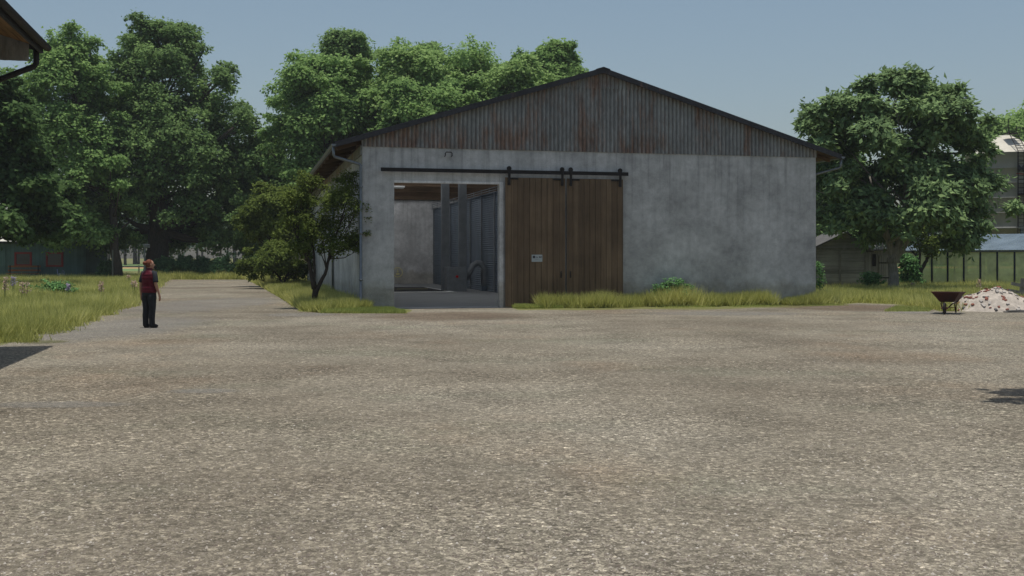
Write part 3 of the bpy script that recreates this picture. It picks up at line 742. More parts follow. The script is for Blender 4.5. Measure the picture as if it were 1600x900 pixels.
# ================================================================== GREEN SHED
YS = 92.0
x0 = X_(-120, YS); x1 = X_(134, YS); gs = tag(empty('green_shed', (x0, YS, 0)), 'green board shed with red framed windows and pale roof', 'shed')
wd = x1-x0; wh = Z_(380, YS)+.1
MB().box(0, wd, 0, 5, -.05, wh).build('wall', M['green'], gs)
for xx in (wd-.30, wd*.5, 0): MB().box(xx, xx+.12, -.05, -.002, 0, wh-.02).build('corner_board', M['green'], gs)
mb = MB(); mb.add([(-.4,-.45,wh-.02),(wd+.35,-.45,wh-.02),(wd+.35,2.5,wh+1.05),(-.4,2.5,wh+1.05),(-.4,5.4,wh-.02),(wd+.35,5.4,wh-.02)], [(0,1,2,3),(3,2,5,4)])
mb.add([(-.4,-.45,wh+.06),(wd+.35,-.45,wh+.06),(wd+.35,2.5,wh+1.13),(-.4,2.5,wh+1.13),(-.4,5.4,wh+.06),(wd+.35,5.4,wh+.06)], [(3,2,1,0),(4,5,2,3)])
mb.prism([(-.4, wh-.02), (wd+.35, wh-.02), (wd+.35, wh+.06), (-.4, wh+.06)], -.452, -.448); mb.build('roof', M['whiteroof'], gs)
MB().box(-.4, wd+.35, -.52, -.455, wh-.12, wh+.03).build('gutter', M['darkpipe'], gs)
for i in range(2): MB().prism([(-.0, wh), (5, wh), (2.5, wh+1.0)], 0, .1)
for (a, b, z1p, z0p) in ((23, 50, 394, 416), (72, 99, 394, 417)):
    u0, u1 = X_(a, YS)-x0, X_(b, YS)-x0; z1, z0 = Z_(z1p, YS), Z_(z0p, YS)
    fr = MB(); fr.box(u0, u0+.16, -.07, -.003, z0, z1); fr.box(u1-.16, u1, -.07, -.003, z0, z1); fr.box(u0+.16, u1-.16, -.068, -.003, z1-.15, z1); fr.box(u0+.16, u1-.16, -.068, -.003, z0, z0+.15)
    wf = fr.build('window', M['red'], gs); MB().box(u0+.16, u1-.16, -.03, -.005, z0+.15, z1-.15).build('pane', M['window'], wf)
    MB().box((u0+u1)/2-.7, (u0+u1)/2+.7, -.045, -.031, (z0+z1)/2-.02, (z0+z1)/2+.02).build('glazing_bar', M['darkpipe'], wf)
# bench
YB = 90.5; bx = X_(9, YB); bw = X_(60, YB)-bx
bn = tag(empty('bench', (bx, YB, 0)), 'orange wooden slatted bench against the green shed wall', 'bench')
MB().box(0, bw, .42, .47, .95, 1.10).build('backrest', M['orange'], bn); MB().box(0, bw, .40, .45, .62, .77).build('backrest', M['orange'], bn)
mb = MB(); 
for i in range(3): mb.box(0, bw, i*.14-.02, i*.14+.10, .42, .46)
mb.build('seat', M['orange'], bn)
for xx in (.15, bw-.22):
    mb = MB(); mb.box(xx, xx+.07, .0, .07, 0, .418); mb.box(xx, xx+.07, .34, .395, 0, 1.12); mb.box(xx, xx+.07, .07, .34, .34, .418); mb.build('leg', M['rail'], bn)
# watering thing: pale lilac two-pronged object
p = P(95, 430, 90); rc = tag(empty('watering_can', (p.x, 90, 0)), 'pale lilac watering can standing by the green shed wall', 'watering can')
mb = MB(); mb.lathe([(0,0),(.17,0),(.19,.05),(.18,.42),(.12,.46),(0,.46)], 16); mb.build('body', M['purple'], rc, smooth=True)
mb = MB(); mb.tube([(-.15, 0, .12), (-.26, 0, .35), (-.30, 0, .82)], [.05, .045, .04], 8); mb.build('spout', M['purple'], rc, smooth=True)
mb = MB(); mb.tube([(.17, 0, .15), (.27, 0, .35), (.26, 0, .65), (.15, 0, .75), (.08, 0, .44)], .03, 8); mb.build('handle', M['purple'], rc, smooth=True)

# post with box
p = G(226, 426); pp = tag(empty('post_with_box', (X_(226, 78), 78, 0)), 'slim grey post topped by a pale box behind the standing person', 'post')
MB().tube([(0,0,0), (0,0,Z_(386, 78))], .06, 8).build('pole', M['galv'], pp); zt = Z_(386, 78)
mb = MB(); mb.box(-.05, .36, -.12, .12, zt-.05, zt+.22); mb.build('box', M['galv'], pp, bevel=.02); MB().tube([(-.03,0,zt+.0), (-.24,0,zt-.1), (-.26,0,zt-.35)], .03, 6).build('arm', M['rail'], pp)
p = tag(empty('post', (X_(176, 84), 84, 0)), 'slim green metal post standing in grass between shed and big tree', 'post'); MB().tube([(0,0,0), (0,0,2.3)], .055, 8).build('pole', M['framegrey'], p); MB().lathe([(0,2.36),(.07,2.33),(.07,2.29),(0,2.29)], 8).build('cap', M['framegrey'], p)
# low rail fence across the lane end
fz = tag(empty('rail_fence', (X_(136, 125), 125, 0)), 'low dark timber rail fence before the fields', 'fence')
MB().box(0, 24, -.04, .04, .62, .80).build('rail', M['greywood2'], fz)
for i in range(9): MB().box(i*3-.06, i*3+.06, .05, .15, 0, .85).build('post', M['greywood2'], fz)

# ================================================================== WOODEN SHED RIGHT
YW = 60.0
a = X_(1272, YW); b = X_(1353, YW); c2 = X_(1392, YW+1.5); ws = tag(empty('wooden_shed', (a, YW, 0)), 'old grey plank shed with slit window and battened door', 'shed')
wd = b-a; eh = Z_(387, YW); rh = Z_(364, YW); xm = X_(1322, YW)-a
mb = MB(); mb.prism([(0,0), (wd,0), (wd,eh), (xm,rh), (0,eh)], 0, .12); mb.build('front_wall', M['greywood'], ws)
mb = MB(); mb.box(0, wd+.02, -.04, -.002, eh-.12, eh+.0); mb.box(wd/2-.05, wd/2+.05, -.042, -.003, 0, eh-.122); mb.box(0, .08, -.041, -.003, 0, eh-.122); mb.box(wd-.08, wd, -.041, -.003, 0, eh-.122); mb.build('trim', M['greywood2'], ws)
MB().box(wd-.12, wd, .121, 4, 0, eh).build('side_wall', M['greywoodv'], ws); MB().box(0, .12, .121, 4, 0, eh).build('side_wall', M['greywoodv'], ws)
mb = MB()
for s0, s1 in (((-.2, eh-.12), (xm, rh)), ((xm, rh), (wd+.35, eh-.25))):
    mb.add([(s0[0],-.25,s0[1]),(s1[0],-.25,s1[1]),(s1[0],4.2,s1[1]),(s0[0],4.2,s0[1]),(s0[0],-.25,s0[1]+.09),(s1[0],-.25,s1[1]+.09),(s1[0],4.2,s1[1]+.09),(s0[0],4.2,s0[1]+.09)], [(0,1,2,3),(4,7,6,5),(0,4,5,1),(1,5,6,2),(2,6,7,3),(3,7,4,0)])
mb.build('roof', M['shedroof'], ws)
# annex wall with door
ax1 = c2-a; ah = Z_(392, YW+1.5)
mb = MB(); mb.box(wd+.003, ax1, 1.4, 1.5, 0, ah); mb.build('annex_wall', M['greywoodv'], ws)
mb = MB(); mb.box(wd, ax1+.15, 1.15, 4.1, ah+.002, ah+.09); mb.build('annex_roof', M['shedroof'], ws)
du0, du1 = X_(1372, YW+1.5)-a, X_(1390, YW+1.5)-a
mb = MB(); nn = 5
for i in range(nn): mb.box(du0+(du1-du0)*i/nn+.012, du0+(du1-du0)*(i+1)/nn-.012, 1.34, 1.392, .1, ah-.25)
dr = mb.build('door', M['greywoodv'], ws)
for z in (.6, 1.45, 2.0):
    if z < ah-.3: MB().box(du0, du1-.05, 1.325, 1.338, z, z+.06).build('hinge', M['rail'], dr)
MB().box(X_(1362, YW+1.5)-a, X_(1367.5, YW+1.5)-a, 1.36, 1.398, Z_(416, YW+1.5), Z_(397, YW+1.5)).build('window', M['rail'], ws)

# ================================================================== GREENHOUSE
g0 = Vector((X_(1430, 66.2), 66.2, 0)); g1 = Vector((X_(1600, 61.5), 61.5, 0)); dg = (g1-g0).normalized(); ag = math.atan2(dg.y, dg.x)
gh = tag(empty('greenhouse', g0, ag), 'glass greenhouse with navy posts behind the rubble heap', 'greenhouse')
gl = 15.5; gx0 = -.9; sp = .98; eh = Z_(394, 64); rz_ = eh+1.05; dep = 7.0
for i in range(17):
    x = gx0+i*sp
    MB().box(x-.045, x+.045, -.045, .045, 0, eh).build('post', M['navy'], gh)
    if i % 2 == 0: MB().box(x+.2, x+.25, dep-.03, dep+.03, 0, eh).build('rear_post', M['framegrey'], gh)
mb = MB(); mb.box(gx0-.05, gx0+gl+.3, -.07, .07, eh+.001, eh+.10); mb.box(gx0-.05, gx0+gl+.3, -.03, .03, 0, .16); mb.box(gx0, gx0+gl, dep-.04, dep+.04, eh+.001, eh+.08); mb.build('rail', M['framegrey'], gh)
MB().box(gx0, gx0+gl, dep*.5-.04, dep*.5+.04, rz_-.03, rz_+.05).build('ridge', M['framegrey'], gh)
mb = MB()
for i in range(9):
    x = gx0+i*sp*2
    mb.bar((x, 0, eh+.06), (x, dep/2, rz_), .05, .06); mb.bar((x, dep, eh+.06), (x, dep/2, rz_), .05, .06)
    mb.bar((x, 0, eh+.06), (x+sp, dep/2, rz_-.02), .03, .03); mb.bar((x+sp*2, 0, eh+.06), (x+sp, dep/2, rz_-.02), .03, .03)
mb.build('roof_frame', M['framegrey'], gh)
MB().add([(gx0,-.005,.1),(gx0+gl,-.005,.1),(gx0+gl,-.005,eh),(gx0,-.005,eh)], [(0,1,2,3)]).build('glass_wall', M['glasswall'], gh)
MB().add([(gx0,dep,.1),(gx0+gl,dep,.1),(gx0+gl,dep,eh),(gx0,dep,eh)], [(0,1,2,3)]).build('glass_wall', M['glasswall'], gh)
MB().add([(gx0,0,.1),(gx0,dep,.1),(gx0,dep,eh),(gx0,dep/2,rz_),(gx0,0,eh)], [(0,1,2,3,4)]).build('glass_wall', M['glasswall'], gh)
MB().add([(gx0,-.05,eh+.12),(gx0+gl,-.05,eh+.12),(gx0+gl,dep/2,rz_+.07),(gx0,dep/2,rz_+.07)], [(0,1,2,3)]).build('glass_roof', M['glassroof'], gh)
MB().add([(gx0,dep+.05,eh+.12),(gx0+gl,dep+.05,eh+.12),(gx0+gl,dep/2,rz_+.07),(gx0,dep/2,rz_+.07)], [(0,1,2,3)]).build('glass_roof', M['glassroof'], gh)
mb = MB(); 
for a_, b_ in ((3.2, 4.1), (6.4, 7.4)): mb.bar((a_, .3, .1), (b_, .3, eh-.1), .03, .03)
mb.bar((2.2, 1.6, .75), (9.5, 1.6, .75), .5, .04)
for x in (2.3, 4.5, 7, 9.4): mb.box(x-.03, x+.03, 1.5, 1.56, 0, .73)
mb.build('bench_frame', M['framegrey'], gh)

# ================================================================== SILO
YL = 86.0; sc_ = X_(1570, YL); sr = 57/F*YL; se = Z_(243, YL); st_ = Z_(213, YL); sb = Z_(356, YL)
si = tag(empty('grain_silo', (sc_, YL, 0)), 'tall grey round silo with cream cone top and black caged ladder', 'silo')
prof = [(sr, sb)]; nb_ = 5
mb = MB()
for i in range(nb_):
    z0, z1 = sb+(se-sb)*i/nb_, sb+(se-sb)*(i+1)/nb_; mb.lathe([(sr, z0), (sr, z1-.06), (sr+.02, z1-.05), (sr+.02, z1-.01), (sr, z1)], 64)
mb.build('body', M['silo'], si, smooth=True)
mb = MB(); mb.lathe([(sr+.06, se), (sr+.06, se+.03), (.55, st_-.02), (.5, st_+.05), (0, st_+.06)], 64); mb.build('cone', M['silocone'], si)
mb = MB(); mb.lathe([(sr+.05, sb-.12), (sr+.07, sb), (sr+.01, sb+.001)], 64); mb.lathe([(sr, sb-.1), (.4, sb-2.4), (.4, sb-2.7), (0, sb-2.7)], 64); mb.build('hopper', M['silo'], si, smooth=True)
for i in range(6):
    t_ = math.pi/6+i*math.pi/3; MB().box(sr*math.cos(t_)-.1, sr*math.cos(t_)+.1, sr*math.sin(t_)*.98-.1, sr*math.sin(t_)*.98+.1, 0, sb-.1).build('leg', M['galv'], si)
# ladder on the front
lx = X_(1567.5, YL)-sc_; lw = .32; ly = -sr-.25; lt = Z_(228, YL)
mb = MB()
for s in (-1, 1): mb.tube([(lx+s*lw, ly, 1.0), (lx+s*lw, ly, se+.1), (lx+s*lw, ly+1.6, st_+.2), (lx+s*lw, ly+1.6, Z_(195+5*s, YL))], .035, 6)
z = 1.2
while z < se: mb.tube([(lx-lw, ly, z), (lx+lw, ly, z)], .022, 5); z += .3
for i in range(9):
    q = i/8; mb.tube([(lx-lw, ly+1.6*q, se+.1+(st_+.1-se)*q), (lx+lw, ly+1.6*q, se+.1+(st_+.1-se)*q)], .025, 5)
mb.build('ladder', M['rail'], si)
mb = MB()
for i in range(9):
    z = sb+.2+i*(se-sb)/8.4
    mb.tube([(lx-lw, ly, z), (lx-lw-.08, ly-.3, z), (lx-lw*.5, ly-.62, z), (lx+lw*.5, ly-.62, z), (lx+lw+.08, ly-.3, z), (lx+lw, ly, z)], .022, 5)
for x, y in ((lx-lw-.08, ly-.3), (lx-lw*.5, ly-.62), (lx+lw*.5, ly-.62), (lx+lw+.08, ly-.3)): mb.tube([(x, y, sb), (x, y, se)], .018, 5)
mb.build('ladder_cage', M['rail'], si)
mb = MB(); mb.box(lx-.45, lx+.45, ly+1.2, ly+2.2, st_+.03, st_+.09)
for x in (lx-.43, lx+.43): mb.tube([(x, ly+1.2, st_+.09), (x, ly+1.2, st_+.5), (x, ly+2.2, st_+.5)], .03, 6)
mb.build('platform', M['rail'], si)
# hatch handle on the cone
q = P(1589, 232, YL-sr*.55); mb = MB(); mb.tube([(q.x-sc_-.45, q.y-YL-.15, q.z+.15), (q.x-sc_-.3, q.y-YL-.25, q.z-.06), (q.x-sc_, q.y-YL-.3, q.z-.13), (q.x-sc_+.3, q.y-YL-.25, q.z-.06), (q.x-sc_+.45, q.y-YL-.15, q.z+.12)], .035, 6); mb.build('cone_handle', M['rail'], si)
# catwalk bracket at right
q = P(1594, 302, YL-sr); mb = MB(); mb.box(q.x-sc_-.2, q.x-sc_+2.0, q.y-YL-.5, q.y-YL+.3, q.z-.12, q.z); mb.prism([(q.x-sc_+0, q.z+.2), (q.x-sc_+.6, q.z+.5), (q.x-sc_+2, q.z+.5), (q.x-sc_+2, q.z+.2)], q.y-YL-.45, q.y-YL-.40); mb.build('catwalk', M['rail'], si)
# lettering
def text(body, size, mat, parent, loc, rot, name, depth=.01):
    cu = bpy.data.curves.new(name, 'FONT'); cu.body = body; cu.size = size; cu.extrude = depth; cu.offset = size*.02
    to = bpy.data.objects.new(name, cu); C.objects.link(to); dg_ = bpy.context.evaluated_depsgraph_get(); me = bpy.data.meshes.new_from_object(to.evaluated_get(dg_))
    C.objects.unlink(to); bpy.data.objects.remove(to); o = bpy.data.objects.new(name, me); C.objects.link(o); me.materials.clear(); me.materials.append(mat)
    o.parent = parent; o.location = loc; o.rotation_euler = rot; return o
tz = Z_(268.5, YL-sr); tx = X_(1589, YL-2.9)-sc_
for ch, dx in (('M', 0), ('E', .62)):
    x = tx+dx; yy = -math.sqrt(max(.1, sr*sr-(x+.25)**2))-.05; text(ch, .78, M['ink'], si, (x, yy, tz), (R(90), 0, math.asin(min(.9, (x+.25)/sr))), 'letter', .02)
mb = MB(); 
for i in range(8):
    x = tx-.05+i*.2; yy = -math.sqrt(sr*sr-x*x)-.03; x2 = x+.2; y2 = -math.sqrt(sr*sr-x2*x2)-.03; zz = tz-.16-.02*i
    mb.add([(x, yy, zz), (x2, y2, zz-.02), (x2, y2, zz+.06), (x, yy, zz+.07)], [(0,1,2,3)])
mb.build('swoosh', M['red'], si)

# ================================================================== WHEELBARROW
YB = 34.3; wbp = Vector((X_(1481, YB), YB, 0)); wb = tag(empty('wheelbarrow', wbp, R(-121)), 'rusty brown wheelbarrow standing in front of the rubble heap', 'wheelbarrow')
# local: +x is forward (wheel end). tray
def traysec(x, w, z): return [(x, -w, z), (x, w, z)]
top = [(.62, .30), (-.50, .36)]; zt_, zb_ = .70, .38
to_ = [(.52,-.42,zt_-.0), (.52,.42,zt_), (-.50,.46,zt_-.02), (-.50,-.46,zt_-.02)]; bo_ = [(.20,-.21,zb_), (.20,.21,zb_), (-.28,.23,zb_), (-.28,-.23,zb_)]
mb = MB(); ti = [tuple(Vector(p)*1.0+Vector((-.02 if p[0] > 0 else .02, -.02 if p[1] > 0 else .02, 0))) for p in to_]; bi = [(p[0]*.93, p[1]*.93, p[2]+.02) for p in bo_]
mb.add(to_+bo_+ti+bi, [(0,4,5,1),(1,5,6,2),(2,6,7,3),(3,7,4,0),(4,7,6,5),(8,9,13,12),(9,10,14,13),(10,11,15,14),(11,8,12,15),(12,13,14,15),(0,1,9,8),(1,2,10,9),(2,3,11,10),(3,0,8,11)])
mb.build('tray', M['rust'], wb, bevel=.012)
mb = MB(); mb.tube([Vector(p) for p in to_+to_[:1]], .016, 6, caps=False); mb.build('rim', M['rust'], wb)
for s in (-1, 1):
    mb = MB(); mb.tube([(.62, s*.07, .19), (.2, s*.17, .33), (-.3, s*.24, .37), (-.75, s*.28, .52), (-1.0, s*.29, .58)], .019, 8); mb.build('handle', M['rust'], wb, smooth=True)
    mb = MB(); mb.tube([(-.12, s*.17, .36), (-.38, s*.18, .02), (-.44, s*.18, .02), (-.42, s*.18, .37)], .017, 8); mb.build('leg', M['rust'], wb, smooth=True)
mb = MB(); mb.tube([(-.40, -.18, .18), (-.40, .18, .18)], .012, 6); mb.build('brace', M['rust'], wb)
wr = .19
k_ = MB(); n = 28; vs = []
for i in range(n+1):
    t_ = 2*math.pi*i/n; vs.append((.62+(wr-.035)*math.cos(t_), 0, wr+(wr-.035)*math.sin(t_)))
k_.tube(vs, .036, 8, caps=False); M['tyre'] = simple('old_tyre', (.03,.026,.025), .9, 0, .2, 8); wh_ = k_.build('wheel', M['tyre'], wb, smooth=True)
mb = MB(); mb.tube([(.62,-.04,wr),(.62,.04,wr)], .10, 16); mb.tube([(.62,-.10,wr),(.62,.10,wr)], .018, 8)
mb.build('rim', M['rust'], wh_)

# ================================================================== RUBBLE HEAP
rc_ = Vector((X_(1552, 36.6), 36.6, 0)); rng = random.Random(8)
hp = tag(empty('rubble_heap', rc_), 'pale heap of sand and rubble mixed with broken bricks', 'rubble heap')
def hz(x, y):
    r = math.sqrt((x/1.62)**2+(y/1.35)**2)
    return max(0, .70*(1-r**2.0))*(1+.1*math.sin(4*x+1)*math.cos(3*y)) + .04*math.sin(9*x+2*y)*math.cos(8*y-3*x)*(1 if r < .9 else 0)
mb = MB(); n = 70; vs = []
for j in range(n+1):
    for i in range(n+1):
        x = -1.75+3.5*i/n; y = -1.45+2.9*j/n; vs.append((x, y, hz(x, y)-.015+rng.uniform(-.012,.012)))
mb.add(vs, [(j*(n+1)+i, j*(n+1)+i+1, (j+1)*(n+1)+i+1, (j+1)*(n+1)+i) for j in range(n) for i in range(n)]); mb.build('mound', M['sand'], hp, smooth=True)
def chunk(seed, sx, sy, sz, mat, name):
    r = random.Random(seed); mb = MB(); vs = [(x*sx/2*r.uniform(.6,1.1), y*sy/2*r.uniform(.6,1.1), z*sz/2*r.uniform(.6,1.1)) for z in (-1,1) for y in (-1,1) for x in (-1,1)]
    mb.add(vs, [(0,2,3,1),(4,5,7,6),(0,1,5,4),(2,6,7,3),(0,4,6,2),(1,3,7,5)]); return mb.build(name, mat, bevel=.006)
kinds = [('brick_fragment', M['brick'], 'broken red brick fragment lying on the rubble heap', 'brick', 'red brick fragments on the heap', .18),
         ('stone_fragment', M['stone'], 'pale broken stone slab fragment lying on the rubble heap', 'stone', 'pale stone fragments on the heap', .19),
         ('slate_fragment', M['stonedark'], 'dark grey slate fragment lying on the rubble heap', 'stone', 'dark slate fragments on the heap', .20)]
protos = []
for kk, (nm, mt, lb, ct, gr, sz) in enumerate(kinds):
    for v in range(3): protos.append((kk, tag(chunk(kk*10+v, sz*(.7+.25*v), sz*.6, .06, mt, nm), lb, ct, gr)))
used = set()
for i in range(105):
    kk = rng.choice([0,0,0,1,1,1,2]); pr = rng.choice([p for q, p in protos if q == kk])
    o = pr if pr.name not in used else pr.copy()
    if pr.name in used: C.objects.link(o)
    used.add(pr.name)
    while True:
        x, y = rng.uniform(-1.6, 1.6), rng.uniform(-1.35, .5)
        if (x/1.62)**2+(y/1.35)**2 < .97: break
    gx = (hz(x+.08, y)-hz(x-.08, y))/.16; gy = (hz(x, y+.08)-hz(x, y-.08))/.16
    nrm = Vector((-gx, -gy, 1.4)).normalized(); q = nrm.to_track_quat('Z', 'Y') @ Matrix.Rotation(rng.uniform(0, 6.28), 4, 'Z').to_quaternion() @ Matrix.Rotation(rng.uniform(-.45,.45), 4, 'X').to_quaternion()
    o.location = rc_ + Vector((x, y, hz(x, y)+.008)); o.rotation_mode = 'QUATERNION'; o.rotation_quaternion = q
    s = rng.uniform(.40, .95); o.scale = (s, s, s)
    hgt_ = hz(x, y); wz = 'high on' if hgt_ > .48 else 'midway up' if hgt_ > .2 else 'low on'
    wx = 'far left' if x < -1.1 else 'left' if x < -.65 else 'left of centre' if x < -.2 else 'centre' if x < .2 else 'right of centre' if x < .65 else 'right' if x < 1.1 else 'far right'
    o['label'] = '%s %s %s the rubble heap, %s' % ('small' if s < .6 else 'medium' if s < .78 else 'large', ('red brick fragment', 'pale stone fragment', 'dark slate fragment')[kk], wz, wx)
    o['label'] = o['label'] + (' centre' if y < -.75 else '') if 0 else o['label'] + ', ' + ('front edge' if y < -.85 else 'front slope' if y < -.35 else 'near the crest')
    o['label'] = o['label'].replace('half way up of', 'half way up').replace('near the top of', 'near the top of')
# old board stack and broken fence at the right edge
bf = tag(empty('broken_fence', (X_(1592, 40.0), 40.0, 0)), 'broken grey board fence piece leaning behind the rubble heap', 'fence')
MB().box(.05, .20, 0, .08, 0, 1.02, Matrix.Rotation(R(6), 3, 'Y')).build('post', M['greywood2'], bf)
MB().box(-.30, .75, -.04, -.003, .66, .78, Matrix.Rotation(R(12), 3, 'Y')).build('board', M['greywood2'], bf)
MB().box(-.42, .65, -.04, -.003, .42, .54, Matrix.Rotation(R(10), 3, 'Y')).build('board', M['greywood2'], bf)
MB().box(.34, .50, -.1, -.05, 0, .95, Matrix.Rotation(R(14), 3, 'Y')).build('board', M['greywood2'], bf)
for i, (dx, dy, z, rz) in enumerate(((0,0,0,5), (.15,.18,0,-4), (.1,.05,.04,12))):
    p = Vector((X_(1592, 35.0)+dx, 35.0+dy, z)); o = MB().box(-.5, .5, -.07, .07, .005, .04).build('loose_board', M['greywood2']); o.location = p; o.rotation_euler = (0, 0, R(rz))
    tag(o, ('grey loose board lying nearest at the foot of the rubble heap', 'grey loose board lying furthest back at the foot of the rubble heap', 'grey loose board lying on top of two others by the rubble heap')[i], 'board', 'loose boards by the rubble heap')

# ================================================================== PERSON
def M_fabric(name, rgb, sc=60): return simple(name, rgb, .8, 0, .22, sc)
M['vest'] = simple('dark_red_quilted_fabric', (.10,.008,.018), .6, 0, .25, 7, spec=.2, bump=.01)
M['tee'] = simple('dark_navy_cotton', (.02,.024,.032), .85, 0, .2, 9); M['trouser'] = simple('dark_denim', (.020,.022,.026), .85, 0, .3, 9, bump=.008)
M['skin'] = simple('skin', (.42,.23,.16), .55, 0, .06, 5); M['hair'] = simple('red_hair', (.15,.045,.022), .7, 0, .4, 30, st=(1,1,3)); M['shoe'] = simple('black_shoe', (.012,.012,.014), .6, 0, .2, 9)
pb = G(233, 512.5); pe_ = tag(empty('person', (pb.x, pb.y, 0), R(-22)), 'person with red hair bun, dark red vest and black trousers standing on gravel', 'person')
# body skeleton: verts, edges, radii
V = []; E = []; RD = []
def jv(p, r, parent=None):
    V.append(p); RD.append(r)
    if parent is not None: E.append((parent, len(V)-1))
    return len(V)-1
pel = jv((0,0,.93), (.13,.10)); sp1 = jv((0,.0,1.08), (.115,.09), pel); sp2 = jv((0,.01,1.26), (.135,.10), sp1); sp3 = jv((0,-.005,1.40), (.10,.075), sp2)
nk = jv((0,.01,1.475), (.052,.052), sp3); hd1 = jv((.012,.03,1.55), (.07,.078), nk); hd2 = jv((.016,.025,1.63), (.082,.092), hd1); hd3 = jv((.015,.012,1.69), (.055,.062), hd2)
for s in (-1, 1):
    sh = jv((s*.165,0,1.385), (.058,.058), sp3); el = jv((s*.235,-.03,1.12), (.042,.042), sh); fa = jv((s*.262,.0,1.0), (.038,.038), el); wr_ = jv((s*.285,.035,.87), (.026,.026), fa)
    pm = jv((s*.292,.05,.80), (.034,.02), wr_)
    for fi, (dy, ln) in enumerate(((-.026,.066), (-.009,.082), (.009,.086), (.027,.078))):
        k1 = jv((s*.294,.052+dy,.765), (.0095,.0095), pm); k2 = jv((s*.288,.056+dy,.765-ln*.5), (.009,.009), k1); jv((s*.276,.060+dy,.765-ln), (.0075,.0075), k2)
    t1 = jv((s*.28,.088,.80), (.011,.011), pm); jv((s*.268,.108,.765), (.0095,.0095), t1)
    hp_ = jv((s*.09,0,.86), (.085,.085), pel); kn = jv((s*.098,.01,.48), (.052,.052), hp_); ca = jv((s*.10,-.012,.34), (.052,.052), kn); an = jv((s*.10,-.02,.09), (.034,.034), ca); jv((s*.11,.09,.045), (.032,.025), an)
me = bpy.data.meshes.new('body'); me.from_pydata(V, E, []); body = bpy.data.objects.new('body', me); C.objects.link(body); body.parent = pe_
sk = body.modifiers.new('skin', 'SKIN'); sk.use_smooth_shade = True
for i, r in enumerate(RD): me.skin_vertices[0].data[i].radius = r
for sv in me.skin_vertices[0].data: sv.use_root = False
me.skin_vertices[0].data[0].use_root = True
ss = body.modifiers.new('sub', 'SUBSURF'); ss.levels = 1; ss.render_levels = 2; me.materials.append(M['skin'])
# head turned to the right: face details, ear, hair
hdm = Matrix.Translation((.014,.02,0)) @ Matrix.Rotation(R(-38), 4, 'Z')
def hb(): m_ = MB(); m_.m = hdm; return m_
mb = hb(); mb.ell((0,-.002,1.615), (.082,.098,.118), 20, 12, lambda p: Vector((p.x*(1-.25*max(0,-p.z)/.118), p.y + (.008 if p.z < -.04 and p.y > 0 else 0), p.z)))
mb.ell((0,.102,1.60), (.013,.022,.02), 8, 6); mb.ell((.084,0,1.61), (.012,.02,.032), 8, 6); mb.ell((-.084,0,1.61), (.012,.02,.032), 8, 6); mb.ell((0,.088,1.555), (.026,.012,.008), 8, 6); mb.ell((0,.07,1.52), (.03,.025,.02), 8, 6)
mb.build('face', M['skin'], body, smooth=True)
mb = hb(); 
for s in (-1, 1): mb.ell((s*.032,.086,1.625), (.014,.009,.009), 8, 6)
mb.build('eye', M['ink'], body, smooth=True)
mb = hb(); rr_ = random.Random(2)
mb.ell((0,-.018,1.638), (.093,.104,.112), 22, 14, lambda p: Vector((p.x*(1+.03*math.sin(9*p.z/.1)), p.y-(.0 if p.y < 0 else .018), max(p.z, -.04 if p.y > .03 else -.10)))*(1+.012*math.sin(40*math.atan2(p.y, p.x))))
mb.ell((0,-.135,1.652), (.056,.050,.050), 16, 10, lambda p: p*(1+.06*math.sin(6*math.atan2(p.z, p.x)))); mb.build('hair', M['hair'], body, smooth=True)
# clothes
vs_ = []; zz = .90
while zz < 1.475:
    t_ = zz
    rx = np.interp(t_, [.90,.98,1.08,1.20,1.32,1.40,1.44,1.475], [.195,.198,.182,.192,.205,.190,.135,.082]); ry = np.interp(t_, [.90,1.0,1.1,1.25,1.36,1.42,1.475], [.135,.138,.125,.135,.128,.105,.075])
    q = .006*abs(math.sin((t_-.90)*math.pi/.085)); vs_.append((0, -.0, t_, rx+q, ry+q)); zz += .012
mb = MB(); mb.loft(vs_, 28, caps=False); mb.loft([(0,.0,1.465,.088,.078), (0,.004,1.49,.076,.070), (0,.008,1.525,.073,.068), (0,.008,1.527,.062,.058)], 20, caps=False); mb.build('vest', M['vest'], body, smooth=True)
mb = MB()
for s in (-1, 1): mb.tube([(s*.10,0,1.40), (s*.165,-.002,1.392), (s*.20,-.012,1.30), (s*.228,-.024,1.20), (s*.236,-.027,1.165)], [.068,.075,.068,.063,.064], 14)
mb.build('t_shirt', M['tee'], body, smooth=True)
mb = MB(); mb.loft([(0,0,1.0,.175,.12), (0,0,.95,.185,.128), (0,0,.88,.188,.13), (0,0,.82,.178,.118), (0,0,.80,.12,.09)], 24)
for s in (-1, 1):
    mb.loft([(s*.10,.0,.05,.062,.075), (s*.10,-.005,.09,.066,.078), (s*.10,-.012,.20,.064,.074), (s*.10,-.012,.33,.072,.080), (s*.098,.003,.44,.072,.078), (s*.098,.008,.52,.078,.084), (s*.094,.003,.66,.090,.10), (s*.090,0,.78,.100,.115), (s*.085,0,.87,.095,.12)], 18)
mb.build('trousers', M['trouser'], body, smooth=True)
for s in (-1, 1):
    mb = MB(); mb.m = Matrix.Translation((s*.108,.03,0)) @ Matrix.Rotation(R(-8*s), 4, 'Z')
    mb.ell((0,.02,.05), (.048,.135,.055), 16, 10, lambda p: Vector((p.x, p.y, max(p.z, -.045) + (.02 if p.y < -.03 and p.z > 0 else 0)))); mb.build('shoe', M['shoe'], body, smooth=True)

